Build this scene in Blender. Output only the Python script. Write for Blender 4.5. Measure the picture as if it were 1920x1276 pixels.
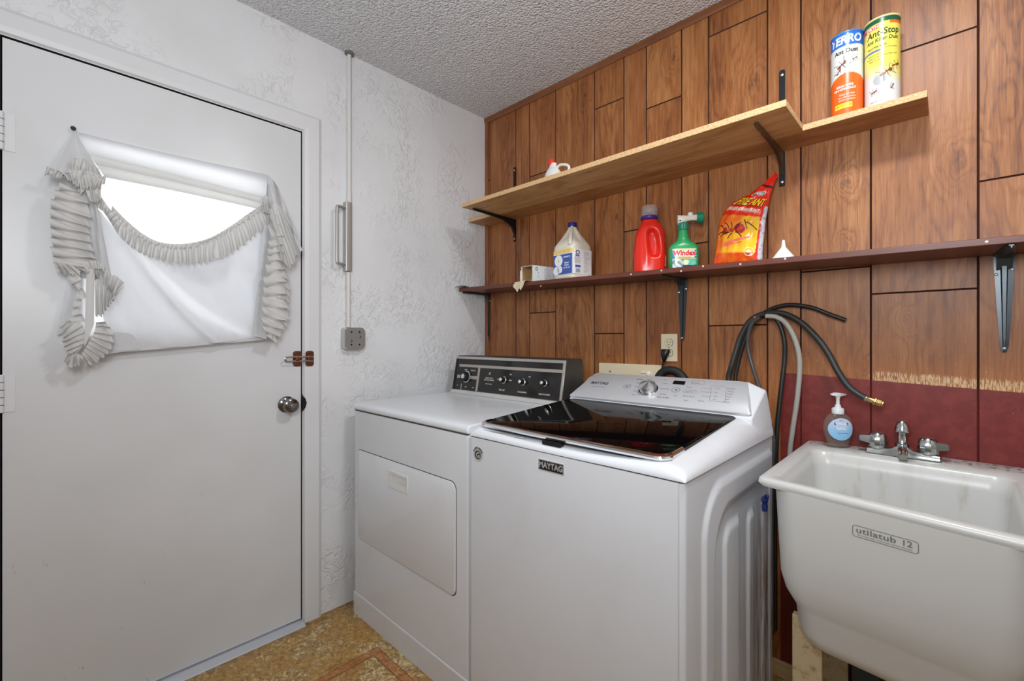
import bpy, bmesh, math, random
from math import sin, cos, pi, sqrt, exp, radians, atan2, hypot, floor
from mathutils import Vector, Matrix, noise
random.seed(7)
S = bpy.context.scene
COL = S.collection
for o in list(bpy.data.objects): bpy.data.objects.remove(o)

# ---------------------------------------------------------------- camera
CAM = Vector((1.947, -1.807, 1.184)); YAW = radians(43.83); FPX = 849.2; HY = 636.5
cd = bpy.data.cameras.new('camera'); cam = bpy.data.objects.new('camera', cd); COL.objects.link(cam)
cam.location = CAM; cam.rotation_euler = (pi/2, 0, YAW)
cd.sensor_width = 36; cd.lens = FPX/1920*36; cd.shift_y = -1.5/1920; cd.clip_start = .02; cd.clip_end = 60
S.camera = cam
# ---------------------------------------------------------------- exposure / world / lights
S.view_settings.view_transform = 'Standard'; S.view_settings.look = 'None'
S.view_settings.gamma = 1; S.view_settings.use_curve_mapping = False
S.view_settings.exposure = -0.36
W = bpy.data.worlds.new('world'); S.world = W; W.use_nodes = True
W.node_tree.nodes['Background'].inputs[0].default_value = (.97, .985, 1, 1)
W.node_tree.nodes['Background'].inputs[1].default_value = 3.1      # daylight outside the door window

def area(name, loc, target, size, power, color=(1, 1, 1), size_y=None, shape='RECTANGLE'):
    l = bpy.data.lights.new(name, 'AREA'); l.shape = shape; l.size = size
    if shape in ('RECTANGLE', 'ELLIPSE'): l.size_y = size_y or size
    l.energy = power; l.color = color
    o = bpy.data.objects.new(name, l); COL.objects.link(o); o.location = loc
    o.rotation_euler = (Vector(target)-Vector(loc)).to_track_quat('-Z', 'Y').to_euler()
    return o
area('ceiling_lamp_light', (1.87, -.84, 2.43), (1.87, -.84, 0), .2, 19.0, (.97, .99, 1), shape='DISK')
area('camera_flash_light', (2.05, -1.98, 1.80), (.5, -.5, 1.5), .2, 8.0, (.945, .975, 1))
area('ceiling_fill_light', (1.9, -2.0, 1.55), (1.4, -1.1, 2.47), .5, 25.0, (.935, .97, 1))  # fill lamp added, aimed up to brighten the ceiling
area('room_fill_light', (1.7, -2.6, 1.7), (.9, -.3, 1.2), 1.9, 3.0, (.935, .97, 1), 1.4)

# ---------------------------------------------------------------- helpers
def ray(px, py):
    a = Vector((-sin(YAW), cos(YAW), 0)); r = Vector((cos(YAW), sin(YAW), 0))
    return a + r*((px-960)/FPX) + Vector((0, 0, -(py-HY)/FPX))
def onx(px, py, x=0.): v = ray(px, py); return CAM+v*((x-CAM.x)/v.x)
def ony(px, py, y=0.): v = ray(px, py); return CAM+v*((y-CAM.y)/v.y)
def lin(c):
    f = lambda u: u/12.92 if u <= .04045 else ((u+.055)/1.055)**2.4
    return tuple(f(x/255.) for x in c)
def new_obj(name, me, parent=None):
    o = bpy.data.objects.new(name, me); COL.objects.link(o)
    if parent is not None:
        o.parent = parent
        if parent.parent is None: o.matrix_parent_inverse = Matrix.Translation(-Vector(parent.location))
    return o
def tag(o, label=None, cat=None, group=None, kind=None):
    if label: o['label'] = label
    if cat: o['category'] = cat
    if group: o['group'] = group
    if kind: o['kind'] = kind
    return o
def thing(name, loc, label, cat, group=None):
    o = bpy.data.objects.new(name, None); COL.objects.link(o); o.location = loc
    o.empty_display_size = .05
    return tag(o, label, cat, group)
def mk(name, bm, m, parent=None, smooth=False, bevel=0, seg=2, sub=0, recalc=True, angle=35, solid=0):
    if recalc: bmesh.ops.recalc_face_normals(bm, faces=bm.faces[:])
    me = bpy.data.meshes.new(name); bm.to_mesh(me); bm.free()
    for mm in (m if isinstance(m, (list, tuple)) else [m]): me.materials.append(mm)
    o = new_obj(name, me, parent)
    if smooth or bevel:
        me.shade_smooth()
        try: me.set_sharp_from_angle(angle=radians(angle if not bevel else 50))
        except Exception: pass
    if solid:
        q = o.modifiers.new('solid', 'SOLIDIFY'); q.thickness = solid; q.offset = 0
    if bevel:
        b = o.modifiers.new('bevel', 'BEVEL'); b.width = bevel; b.segments = seg; b.limit_method = 'ANGLE'; b.angle_limit = radians(40)
    if sub:
        b = o.modifiers.new('sub', 'SUBSURF'); b.levels = sub; b.render_levels = sub
    return o
def box(bm, x0, x1, y0, y1, z0, z1, mi=0):
    v = [bm.verts.new((x, y, z)) for z in (z0, z1) for y in (y0, y1) for x in (x0, x1)]
    for f in ((0, 2, 3, 1), (4, 5, 7, 6), (0, 1, 5, 4), (2, 6, 7, 3), (0, 4, 6, 2), (1, 3, 7, 5)):
        bm.faces.new([v[i] for i in f]).material_index = mi
    return v
def B(*boxes):
    bm = bmesh.new()
    for b in boxes: box(bm, *b)
    return bm
def prism(bm, pts, fn, t0, t1, mi=0):
    """pts: 2D outline, fn(u,v,t)->3D"""
    a = [bm.verts.new(fn(u, v, t0)) for u, v in pts]; b = [bm.verts.new(fn(u, v, t1)) for u, v in pts]
    n = len(pts)
    bm.faces.new(a[::-1]).material_index = mi; bm.faces.new(b).material_index = mi
    for i in range(n): bm.faces.new((a[i], a[(i+1) % n], b[(i+1) % n], b[i])).material_index = mi
def rings(bm, secs, cap0=True, cap1=True, closed=True, mi=0):
    R = [[bm.verts.new(p) for p in s] for s in secs]; n = len(R[0])
    for a, b in zip(R, R[1:]):
        for i in range(n if closed else n-1):
            bm.faces.new((a[i], a[(i+1) % n], b[(i+1) % n], b[i])).material_index = mi
    if cap0: bm.faces.new(R[0][::-1]).material_index = mi
    if cap1: bm.faces.new(R[-1]).material_index = mi
    return R
def lathe(bm, prof, c=(0, 0, 0), axis='z', n=32, sx=1, sy=1, mi=0, e=2.0, rot=0):
    c = Vector(c); secs = []
    for r, h in prof:
        s = []
        for k in range(n):
            t = 2*pi*k/n; ca, sa = cos(t), sin(t)
            if e != 2.0:
                q = (abs(ca)**e+abs(sa)**e)**(-1/e); ca *= q; sa *= q
            u, v = r*ca*sx, r*sa*sy
            if rot: u, v = u*cos(rot)-v*sin(rot), u*sin(rot)+v*cos(rot)
            s.append(c+{'z': Vector((u, v, h)), 'y': Vector((u, -h, v)), 'x': Vector((h, u, v))}[axis])
        secs.append(s)
    rings(bm, secs, mi=mi)
def smooth_path(pts, k=8):
    pts = [Vector(p) for p in pts]; out = []
    for i in range(len(pts)-1):
        p0 = pts[max(i-1, 0)]; p1 = pts[i]; p2 = pts[i+1]; p3 = pts[min(i+2, len(pts)-1)]
        for j in range(k):
            t = j/k
            out.append(.5*((2*p1)+(p2-p0)*t+(2*p0-5*p1+4*p2-p3)*t*t+(3*p1-p0-3*p2+p3)*t**3))
    out.append(pts[-1]); return out
def tube(bm, pts, r, n=12, mi=0, sm=8, rib=0):
    P = smooth_path(pts, sm) if sm else [Vector(p) for p in pts]
    up = None; secs = []
    for i, p in enumerate(P):
        t = (P[min(i+1, len(P)-1)]-P[max(i-1, 0)]).normalized()
        if up is None:
            up = t.orthogonal().normalized()
        up = (up-t*up.dot(t)).normalized(); s = t.cross(up)
        rr = (r(i/(len(P)-1)) if callable(r) else r)*(1+(rib if i % 2 else 0))
        secs.append([p+(up*cos(2*pi*k/n)+s*sin(2*pi*k/n))*rr for k in range(n)])
    rings(bm, secs, mi=mi)
def rrect(x0, x1, y0, y1, r, n=6):
    out = []
    for cx, cy, a in ((x1-r, y0+r, -90), (x1-r, y1-r, 0), (x0+r, y1-r, 90), (x0+r, y0+r, 180)):
        for k in range(n+1):
            t = radians(a+90*k/n); out.append((cx+r*cos(t), cy+r*sin(t)))
    return out
_tc = {}
def text_geo(s, size=1., shear=0., bold=0., align='CENTER', space=1.):
    c = bpy.data.curves.new('t', 'FONT'); c.body = s; c.size = size; c.shear = shear; c.offset = bold
    c.align_x = align; c.align_y = 'CENTER'; c.space_character = space; c.resolution_u = 3
    o = bpy.data.objects.new('t', c); COL.objects.link(o)
    dg = bpy.context.evaluated_depsgraph_get(); e = o.evaluated_get(dg); me = e.to_mesh()
    vs = [v.co.copy() for v in me.vertices]; fs = [tuple(p.vertices) for p in me.polygons]
    e.to_mesh_clear(); bpy.data.objects.remove(o); bpy.data.curves.remove(c)
    return vs, fs
def add_text(bm, s, fn, size, mi=0, sx=1., cx=0., cy=0., rot=0., **k):
    vs, fs = text_geo(s, size, **k)
    V = []
    for v in vs:
        x, y = v.x*sx, v.y
        V.append(bm.verts.new(fn(cx+x*cos(rot)-y*sin(rot), cy+x*sin(rot)+y*cos(rot))))
    for f in fs:
        try: bm.faces.new([V[i] for i in f]).material_index = mi
        except ValueError: pass
def flat(bm, pts, fn, mi=0):
    bm.faces.new([bm.verts.new(fn(u, v)) for u, v in pts]).material_index = mi
def circ(cx, cy, r, ry=None, n=24):
    ry = ry or r
    return [(cx+r*cos(2*pi*k/n), cy+ry*sin(2*pi*k/n)) for k in range(n)]
def ring_flat(bm, o, i, fn, mi=0):
    a = [bm.verts.new(fn(*p)) for p in o]; b = [bm.verts.new(fn(*p)) for p in i]; n = len(a)
    for k in range(n): bm.faces.new((a[k], a[(k+1) % n], b[(k+1) % n], b[k])).material_index = mi

# ---------------------------------------------------------------- node helpers
class G:
    def __init__(s, name):
        s.m = bpy.data.materials.new(name); s.m.use_nodes = True; s.t = s.m.node_tree
        s.b = s.t.nodes['Principled BSDF']; s.out = s.t.nodes['Material Output']
    def n(s, typ, **k):
        q = s.t.nodes.new(typ)
        for a, b in k.items(): setattr(q, a, b)
        return q
    def put(s, v, sock):
        if isinstance(v, bpy.types.NodeSocket): s.t.links.new(v, sock)
        elif v is not None: sock.default_value = v
    def f(s, op, a, b=None, c=None, clamp=False):
        q = s.n('ShaderNodeMath', operation=op); q.use_clamp = clamp
        s.put(a, q.inputs[0]); s.put(b, q.inputs[1]); s.put(c, q.inputs[2]); return q.outputs[0]
    def pos(s):
        q = s.n('ShaderNodeNewGeometry'); x = s.n('ShaderNodeSeparateXYZ'); s.put(q.outputs['Position'], x.inputs[0])
        return x.outputs
    def xyz(s, x, y, z):
        q = s.n('ShaderNodeCombineXYZ'); s.put(x, q.inputs[0]); s.put(y, q.inputs[1]); s.put(z, q.inputs[2]); return q.outputs[0]
    def noise(s, vec, scale=5, detail=3, rough=.5, dist=0):
        q = s.n('ShaderNodeTexNoise'); s.put(vec, q.inputs['Vector']); q.inputs['Scale'].default_value = scale
        q.inputs['Detail'].default_value = detail; q.inputs['Roughness'].default_value = rough; q.inputs['Distortion'].default_value = dist
        return q.outputs['Fac']
    def ramp(s, v, stops, interp='LINEAR'):
        q = s.n('ShaderNodeValToRGB'); q.color_ramp.interpolation = interp; e = q.color_ramp.elements
        while len(e) < len(stops): e.new(.5)
        for k, (p, c) in enumerate(stops):
            e[k].position = p; e[k].color = (*c, 1) if len(c) == 3 else c
        s.put(v, q.inputs[0]); return q.outputs[0]
    def mix(s, fac, a, b, mode='MIX'):
        q = s.n('ShaderNodeMix', data_type='RGBA', blend_type=mode)
        s.put(fac, q.inputs[0])
        for v, i in ((a, 6), (b, 7)):
            s.put((*v, 1) if isinstance(v, tuple) and len(v) == 3 else v, q.inputs[i])
        return q.outputs[2]
    def smooth(s, v, lo, hi):
        q = s.n('ShaderNodeMapRange', interpolation_type='SMOOTHSTEP'); s.put(v, q.inputs[0])
        q.inputs[1].default_value = lo; q.inputs[2].default_value = hi; return q.outputs[0]
    def bump(s, h, strength=.3, dist=.01):
        q = s.n('ShaderNodeBump'); q.inputs['Strength'].default_value = strength; q.inputs['Distance'].default_value = dist
        s.put(h, q.inputs['Height']); s.put(q.outputs[0], s.b.inputs['Normal'])
    def set(s, **k):
        nm = dict(color='Base Color', rough='Roughness', metal='Metallic', spec='Specular IOR Level', coat='Coat Weight', trans='Transmission Weight', ior='IOR', alpha='Alpha', coatr='Coat Roughness')
        for a, v in k.items():
            if isinstance(v, tuple) and len(v) == 3: v = (*v, 1)
            s.put(v, s.b.inputs[nm[a]])
        return s.m
_mc = {}
def plain(c, rough=.5, metal=0., **k):
    key = (c, rough, metal, tuple(sorted(k.items())))
    if key not in _mc:
        g = G('paint_%d_%d_%d' % c); _mc[key] = g.set(color=lin(c), rough=rough, metal=metal, **k)
    return _mc[key]

# ---------------------------------------------------------------- materials
def m_enamel(name, c, rough=.28, dirt=.0):
    g = G(name); p = g.pos(); v = g.xyz(p[0], p[1], p[2])
    d = g.smooth(g.noise(v, 3.5, 4, .6), .45, .8)
    col = g.mix(g.f('MULTIPLY', d, dirt), lin(c), lin((150, 135, 105)))
    return g.set(color=col, rough=rough)
M_white = m_enamel('white_enamel', (226, 229, 234), .25, .10)
M_dryer = m_enamel('dryer_enamel', (224, 227, 231), .25, .10)
M_trim = m_enamel('trim_paint', (218, 219, 221), .4, .06)
M_black = plain((14, 14, 15), .35)
M_blackmat = plain((24, 24, 26), .6)
M_dark = plain((8, 8, 8), .9)
M_chrome = plain((215, 215, 215), .09, 1.)
M_steel = plain((150, 152, 156), .32, 1.)
M_gap = plain((20, 19, 18), .9)

def m_wall():
    g = G('stucco_white'); p = g.pos(); v = g.xyz(p[0], p[1], p[2])
    n1 = g.noise(v, 9, 3, .5, 1.4); n2 = g.noise(v, 32, 4, .6, .8); n3 = g.noise(v, 90, 2, .5)
    ridge = g.f('SUBTRACT', 1., g.f('MULTIPLY', g.f('ABSOLUTE', g.f('SUBTRACT', n1, .5)), 14.), clamp=True)
    low = g.smooth(g.noise(v, 3.2, 2, .5), .42, .62)
    h = g.f('ADD', g.f('MULTIPLY', g.f('MULTIPLY', ridge, low), .5), g.f('ADD', g.f('MULTIPLY', g.f('MULTIPLY', g.smooth(n2, .5, .62), low), .8), g.f('MULTIPLY', n3, .12)))
    g.bump(h, .55, .006)
    col = g.mix(g.smooth(g.noise(v, 2.1, 4), .4, .7), lin((226, 227, 229)), lin((218, 219, 220)))
    return g.set(color=col, rough=.62)
M_wall = m_wall()
def m_ceiling():
    g = G('popcorn_ceiling'); p = g.pos(); v = g.xyz(p[0], p[1], p[2])
    q = g.n('ShaderNodeTexVoronoi'); q.inputs['Scale'].default_value = 105; g.put(v, q.inputs['Vector'])
    n = g.noise(v, 60, 4, .7, .5)
    h = g.f('ADD', g.f('SUBTRACT', 1., q.outputs['Distance']), g.f('MULTIPLY', n, 1.2))
    g.bump(h, 1., .011)
    return g.set(color=lin((230, 231, 233)), rough=.75)
M_ceil = m_ceiling()

# knots read off the panelling: (x, z, radius, darkness)
KNOTS = [(ony(1412, 155).x, ony(1412, 155).z, .030, .75), (ony(1586, 342).x, ony(1586, 342).z, .012, .8), (ony(1582, 457).x, ony(1582, 457).z, .010, .7),
         (ony(1797, 295).x, ony(1797, 295).z, .022, .45), (ony(1264, 109).x, ony(1264, 109).z, .016, .8), (ony(1099, 178).x, ony(1099, 178).z, .014, .7),
         (ony(1157, 408).x, ony(1157, 408).z, .016, .7), (ony(1141, 663).x, ony(1141, 663).z, .010, .8), (ony(1024, 222).x, ony(1024, 222).z, .010, .5),
         (ony(1620, 685).x, ony(1620, 685).z, .012, .6), (ony(1700, 600).x, ony(1700, 600).z, .010, .35)]
def m_panel():
    g = G('wood_panelling'); p = g.pos()
    at = g.n('ShaderNodeAttribute', attribute_name='seed'); sd = at.outputs['Fac']
    x = g.f('ADD', p[0], g.f('MULTIPLY', sd, 13.7)); z = g.f('ADD', p[2], g.f('MULTIPLY', sd, 7.3))
    # growth rings: long stretched field, bent round the knots
    base = g.noise(g.xyz(g.f('MULTIPLY', x, 5.2), 0., g.f('MULTIPLY', z, 1.1)), 1., 4, .5, .25)
    wob = g.f('MULTIPLY', g.f('SUBTRACT', g.noise(g.xyz(g.f('MULTIPLY', x, 22.), 6., g.f('MULTIPLY', z, 12.)), 1., 3, .6), .5), .05)
    wob2 = g.f('MULTIPLY', g.f('SUBTRACT', g.noise(g.xyz(g.f('MULTIPLY', x, 22.), 16., g.f('MULTIPLY', z, 12.)), 1., 3, .6), .5), .06)
    fld = g.f('ADD', g.f('MULTIPLY', base, 15.), g.f('MULTIPLY', x, 20.))
    fld = g.f('ADD', fld, g.f('MULTIPLY', g.noise(g.xyz(g.f('MULTIPLY', x, 30.), 3., g.f('MULTIPLY', z, 5.)), 1., 3, .6), 1.2))
    kd = None
    for kx, kz, kr, da in KNOTS:
        dx = g.f('ADD', g.f('SUBTRACT', p[0], kx), wob); dz = g.f('ADD', g.f('MULTIPLY', g.f('SUBTRACT', p[2], kz), .62), wob2)
        d2 = g.f('ADD', g.f('MULTIPLY', dx, dx), g.f('MULTIPLY', dz, dz))
        e1 = g.f('EXPONENT', g.f('MULTIPLY', d2, -1./(kr*2.3)**2))
        e2 = g.f('MULTIPLY', g.f('EXPONENT', g.f('MULTIPLY', d2, -1./(kr*.60)**2)), g.f('MULTIPLY', g.smooth(g.noise(g.xyz(g.f('MULTIPLY', x, 90.), 0., g.f('MULTIPLY', z, 50.)), 1., 3, .6), .3, .6), da))
        fld = g.f('ADD', fld, g.f('MULTIPLY', e1, 3.4)); kx1 = e1 if kd is None else g.f('MAXIMUM', kx1, e1)
        kd = e2 if kd is None else g.f('MAXIMUM', kd, e2)
    ring = g.f('ADD', g.f('MULTIPLY', g.f('SINE', g.f('MULTIPLY', fld, 6.283)), .5), .5)
    ring = g.f('MULTIPLY', g.f('POWER', ring, 3.), g.f('MAXIMUM', kx1, g.smooth(g.noise(g.xyz(g.f('MULTIPLY', x, 4.), 7., g.f('MULTIPLY', z, 1.2)), 1., 2, .5), .35, .6)))
    fib = g.noise(g.xyz(g.f('MULTIPLY', x, 260.), 0., g.f('MULTIPLY', z, 9.)), 1., 3, .6)
    fib2 = g.noise(g.xyz(g.f('MULTIPLY', x, 60.), 5., g.f('MULTIPLY', z, 2.2)), 1., 3, .6)
    blot = g.noise(g.xyz(g.f('MULTIPLY', x, 9.), 2., g.f('MULTIPLY', z, 2.)), 1., 3, .6)
    v = g.f('ADD', g.f('MULTIPLY', g.smooth(fib, .3, .7), .22), g.f('ADD', g.f('MULTIPLY', g.smooth(fib2, .3, .7), .20), g.f('MULTIPLY', g.smooth(blot, .3, .7), .26)))
    tick = g.smooth(g.noise(g.xyz(g.f('MULTIPLY', x, 420.), 8., g.f('MULTIPLY', z, 24.)), 1., 2, .5), .60, .70)
    v = g.f('SUBTRACT', v, g.f('MULTIPLY', ring, .20)); v = g.f('SUBTRACT', g.f('ADD', v, .24), g.f('MULTIPLY', tick, .22))
    v = g.f('ADD', v, g.f('MULTIPLY', g.f('SUBTRACT', g.f('FRACT', g.f('MULTIPLY', sd, 91.7)), .5), .16))
    col = g.ramp(v, [(0., lin((64, 32, 12))), (.28, lin((118, 68, 33))), (.6, lin((160, 102, 55))), (1., lin((196, 145, 94)))])
    col = g.mix(g.f('MULTIPLY', g.f('FRACT', g.f('MULTIPLY', sd, 37.3)), .25), col, lin((146, 82, 44)))
    col = g.mix(kd, col, lin((52, 30, 18)))
    # worn, scratched band just over the red paint, heavier to the right
    sc = g.noise(g.xyz(g.f('MULTIPLY', p[0], 330.), 0., g.f('MULTIPLY', p[2], 34.)), 1., 3, .7)
    edge = g.f('SUBTRACT', 1.066, g.f('MULTIPLY', g.f('SUBTRACT', p[0], 1.586), .045))
    dz = g.f('SUBTRACT', p[2], edge)
    band = g.f('MULTIPLY', g.f('SUBTRACT', 1., g.smooth(dz, .022, .044)), g.f('ADD', .35, g.f('MULTIPLY', g.smooth(p[0], 1.76, 1.79), .65)))
    w1 = g.f('MULTIPLY', g.smooth(g.f('ADD', sc, g.f('MULTIPLY', g.f('SUBTRACT', band, 1.), .25)), .44, .54), band)
    far = g.f('MULTIPLY', g.f('SUBTRACT', 1., g.smooth(dz, .02, .30)), g.smooth(p[0], 1.30, 1.6))
    spk = g.noise(g.xyz(g.f('MULTIPLY', p[0], 300.), 4., g.f('MULTIPLY', p[2], 120.)), 1., 2, .6)
    w2 = g.f('MULTIPLY', g.smooth(spk, .66, .74), g.f('MULTIPLY', far, .8))
    col = g.mix(g.f('MULTIPLY', far, .25), col, lin((176, 104, 46)))
    col = g.mix(g.f('MAXIMUM', g.f('MULTIPLY', w1, .85), w2), col, lin((222, 190, 146)))
    # red paint below
    jag = g.f('MULTIPLY', g.f('SUBTRACT', g.noise(g.xyz(g.f('MULTIPLY', p[0], 40.), 0., 0.), 1., 3, .6), .5), .006)
    red = g.f('MULTIPLY', g.smooth(g.f('ADD', dz, jag), .0015, -.0015), g.smooth(p[0], 1.522, 1.526))
    rn = g.noise(g.xyz(g.f('MULTIPLY', p[0], 30.), 0., g.f('MULTIPLY', p[2], 30.)), 1., 4, .6)
    rcol = g.mix(g.smooth(rn, .4, .65), lin((112, 34, 30)), lin((126, 44, 37)))
    rsp = g.smooth(g.noise(g.xyz(g.f('MULTIPLY', p[0], 110.), 9., g.f('MULTIPLY', p[2], 110.)), 1., 2, .5), .70, .76)
    rcol = g.mix(g.f('MULTIPLY', rsp, .7), rcol, lin((190, 120, 100)))
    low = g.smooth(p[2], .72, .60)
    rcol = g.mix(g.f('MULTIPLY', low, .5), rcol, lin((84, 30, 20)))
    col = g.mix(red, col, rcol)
    g.bump(g.f('ADD', fib, g.f('MULTIPLY', ring, .3)), .12, .002)
    return g.set(color=col, rough=g.f('ADD', .36, g.f('MULTIPLY', fib, .16)), spec=.5)
M_panel = m_panel()
_g = G('panel_groove'); _p = _g.pos()
_e = _g.f('SUBTRACT', 1.066, _g.f('MULTIPLY', _g.f('SUBTRACT', _p[0], 1.586), .045))
_m = _g.f('MULTIPLY', _g.smooth(_g.f('SUBTRACT', _p[2], _e), .0015, -.0015), _g.smooth(_p[0], 1.522, 1.526))
M_groove = _g.set(color=_g.mix(_m, lin((64, 32, 18)), lin((96, 30, 26))), rough=.7)
def m_wood(name, dark, mid, light, along='x', rough=.5, blot=.5, sc=1.):
    g = G(name); p = g.pos()
    a, b, c = (p[0], p[1], p[2]) if along == 'x' else (p[2], p[0], p[1])
    f1 = g.noise(g.xyz(g.f('MULTIPLY', a, 3.*sc), g.f('MULTIPLY', b, 60.*sc), g.f('MULTIPLY', c, 60.*sc)), 1., 4, .6)
    f2 = g.noise(g.xyz(g.f('MULTIPLY', a, 2.*sc), g.f('MULTIPLY', b, 12.*sc), g.f('MULTIPLY', c, 5.)), 1., 4, .65, .6)
    v = g.f('ADD', g.f('MULTIPLY', f1, .45), g.f('MULTIPLY', f2, .55))
    col = g.ramp(v, [(.3, lin(dark)), (.5, lin(mid)), (.7, lin(light))])
    bl = g.smooth(g.noise(g.xyz(g.f('MULTIPLY', a, 6.), g.f('MULTIPLY', b, 14.), 1.), 1., 3, .6), .52, .64)
    col = g.mix(g.f('MULTIPLY', bl, blot), col, lin(dark))
    g.bump(f1, .15, .002)
    return g.set(color=col, rough=rough)
M_ply = m_wood('plywood_shelf', (160, 108, 62), (196, 150, 98), (214, 172, 122), rough=.45, blot=.6)
M_redwood = m_wood('painted_shelf', (84, 42, 32), (104, 54, 42), (118, 64, 50), rough=.4, blot=.3)
def m_chip():
    g = G('particleboard_edge'); p = g.pos()
    n = g.noise(g.xyz(g.f('MULTIPLY', p[0], 120.), g.f('MULTIPLY', p[1], 200.), g.f('MULTIPLY', p[2], 260.)), 1., 3, .7)
    col = g.ramp(n, [(.3, lin((178, 134, 88))), (.5, lin((214, 176, 128))), (.7, lin((234, 204, 160)))])
    g.bump(n, .4, .002)
    return g.set(color=col, rough=.7)
M_chip = m_chip()
def m_floor():
    g = G('vinyl_floor'); p = g.pos(); v = g.xyz(p[0], p[1], 0.)
    n1 = g.noise(v, 7, 6, .65, .8); n2 = g.noise(v, 26, 5, .7, 1.2); n3 = g.noise(v, 60, 4, .7, .6)
    vein = g.f('SUBTRACT', 1., g.f('MULTIPLY', g.f('ABSOLUTE', g.f('SUBTRACT', n2, .5)), 13.), clamp=True)
    col = g.ramp(g.f('ADD', g.f('MULTIPLY', n1, .6), g.f('MULTIPLY', n3, .4)), [(.38, lin((142, 98, 42))), (.5, lin((190, 152, 88))), (.60, lin((228, 204, 152)))])
    col = g.mix(g.f('MULTIPLY', vein, g.f('MULTIPLY', g.smooth(n1, .40, .55), .8)), col, lin((92, 56, 22)))
    # bordered squares, 0.61 m apart, first corner at (0.36,-0.905)
    def fr(c, o, per): return g.f('MULTIPLY', g.f('FRACT', g.f('DIVIDE', g.f('ADD', c, o+50*per), per)), per)
    u = fr(p[0], -.36, .61); w = fr(g.f('MULTIPLY', p[1], -1.), -.905, .61)
    side = .50
    ed = g.f('MINIMUM', g.f('MINIMUM', u, w), g.f('MINIMUM', g.f('SUBTRACT', side, u), g.f('SUBTRACT', side, w)))
    inreg = g.f('MULTIPLY', g.smooth(p[0], .3599, .3601), g.smooth(p[1], -.9049, -.9051))
    ed = g.f('MULTIPLY', ed, inreg)
    bord = g.f('MULTIPLY', g.smooth(ed, .0005, .0015), g.smooth(ed, .036, .034))
    ins = g.smooth(ed, .037, .039)
    line = g.f('ADD', g.f('MULTIPLY', g.smooth(ed, .0004, .001), g.smooth(ed, .004, .003)), g.f('MULTIPLY', g.smooth(ed, .032, .034), g.smooth(ed, .039, .037)), clamp=True)
    col = g.mix(g.f('MULTIPLY', bord, .75), col, g.ramp(n3, [(.35, lin((140, 78, 36))), (.65, lin((190, 122, 66)))]))
    swirl = g.smooth(g.noise(v, 22, 4, .6, 2.5), .52, .60)
    col = g.mix(g.f('MULTIPLY', g.f('MULTIPLY', ins, swirl), .45), col, lin((140, 84, 40)))
    col = g.mix(g.f('MULTIPLY', line, .7), col, lin((92, 50, 24)))
    # grime along the skirting and the dryer foot
    gr = g.f('MULTIPLY', g.smooth(g.noise(v, 18, 4, .7), .35, .65), g.smooth(p[0], .10, .02))
    col = g.mix(g.f('MULTIPLY', gr, .6), col, lin((74, 46, 22)))
    g.bump(n3, .12, .002)
    return g.set(color=col, rough=.4)
M_floor = m_floor()
def m_cloth(name, c, tr=.5):
    g = G(name)
    p = g.pos(); w = g.noise(g.xyz(p[0], p[1], p[2]), 420, 2, .5); w2 = g.noise(g.xyz(p[0], p[1], p[2]), 26, 3, .6)
    d = g.n('ShaderNodeBsdfDiffuse'); t = g.n('ShaderNodeBsdfTranslucent'); mx = g.n('ShaderNodeMixShader')
    d.inputs[0].default_value = (*lin(c), 1); t.inputs[0].default_value = (*lin(c), 1); mx.inputs[0].default_value = tr
    bp = g.n('ShaderNodeBump'); bp.inputs['Strength'].default_value = .35; bp.inputs['Distance'].default_value = .004
    g.put(g.f('ADD', g.f('MULTIPLY', w, .15), w2), bp.inputs['Height'])
    g.put(bp.outputs[0], d.inputs['Normal'])
    g.put(d.outputs[0], mx.inputs[1]); g.put(t.outputs[0], mx.inputs[2]); g.put(mx.outputs[0], g.out.inputs[0])
    return g.m
M_sheer = m_cloth('sheer_cloth', (240, 241, 243), .5)
M_cloth = m_cloth('curtain_cloth', (236, 236, 234), .42)
M_ruffle = m_cloth('ruffle_cloth', (212, 211, 209), .14)
M_flap = m_cloth('flap_cloth', (204, 204, 205), .06)
def m_glass(name, c=(255, 255, 255), rough=.0, a=.12):
    g = G(name)
    t = g.n('ShaderNodeBsdfTransparent'); gl = g.n('ShaderNodeBsdfGlossy'); mx = g.n('ShaderNodeMixShader')
    t.inputs[0].default_value = (*lin(c), 1); gl.inputs['Roughness'].default_value = rough; mx.inputs[0].default_value = a
    g.put(t.outputs[0], mx.inputs[1]); g.put(gl.outputs[0], mx.inputs[2]); g.put(mx.outputs[0], g.out.inputs[0])
    return g.m
M_glass = m_glass('window_glass', a=.06)
def m_attr(name, rough=.3, coat=0.):
    g = G(name); a = g.n('ShaderNodeAttribute', attribute_name='print')
    return g.set(color=a.outputs['Color'], rough=rough, coat=coat)
M_print = m_attr('printed_label', .28)
M_bagprint = m_attr('printed_film', .22)
def paint(o, fn):
    """print colours of packaging: fn(x,y,z)->sRGB"""
    me = o.data; at = me.color_attributes.new('print', 'FLOAT_COLOR', 'POINT')
    for i, v in enumerate(me.vertices): at.data[i].color = (*lin(fn(*v.co)), 1)

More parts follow.
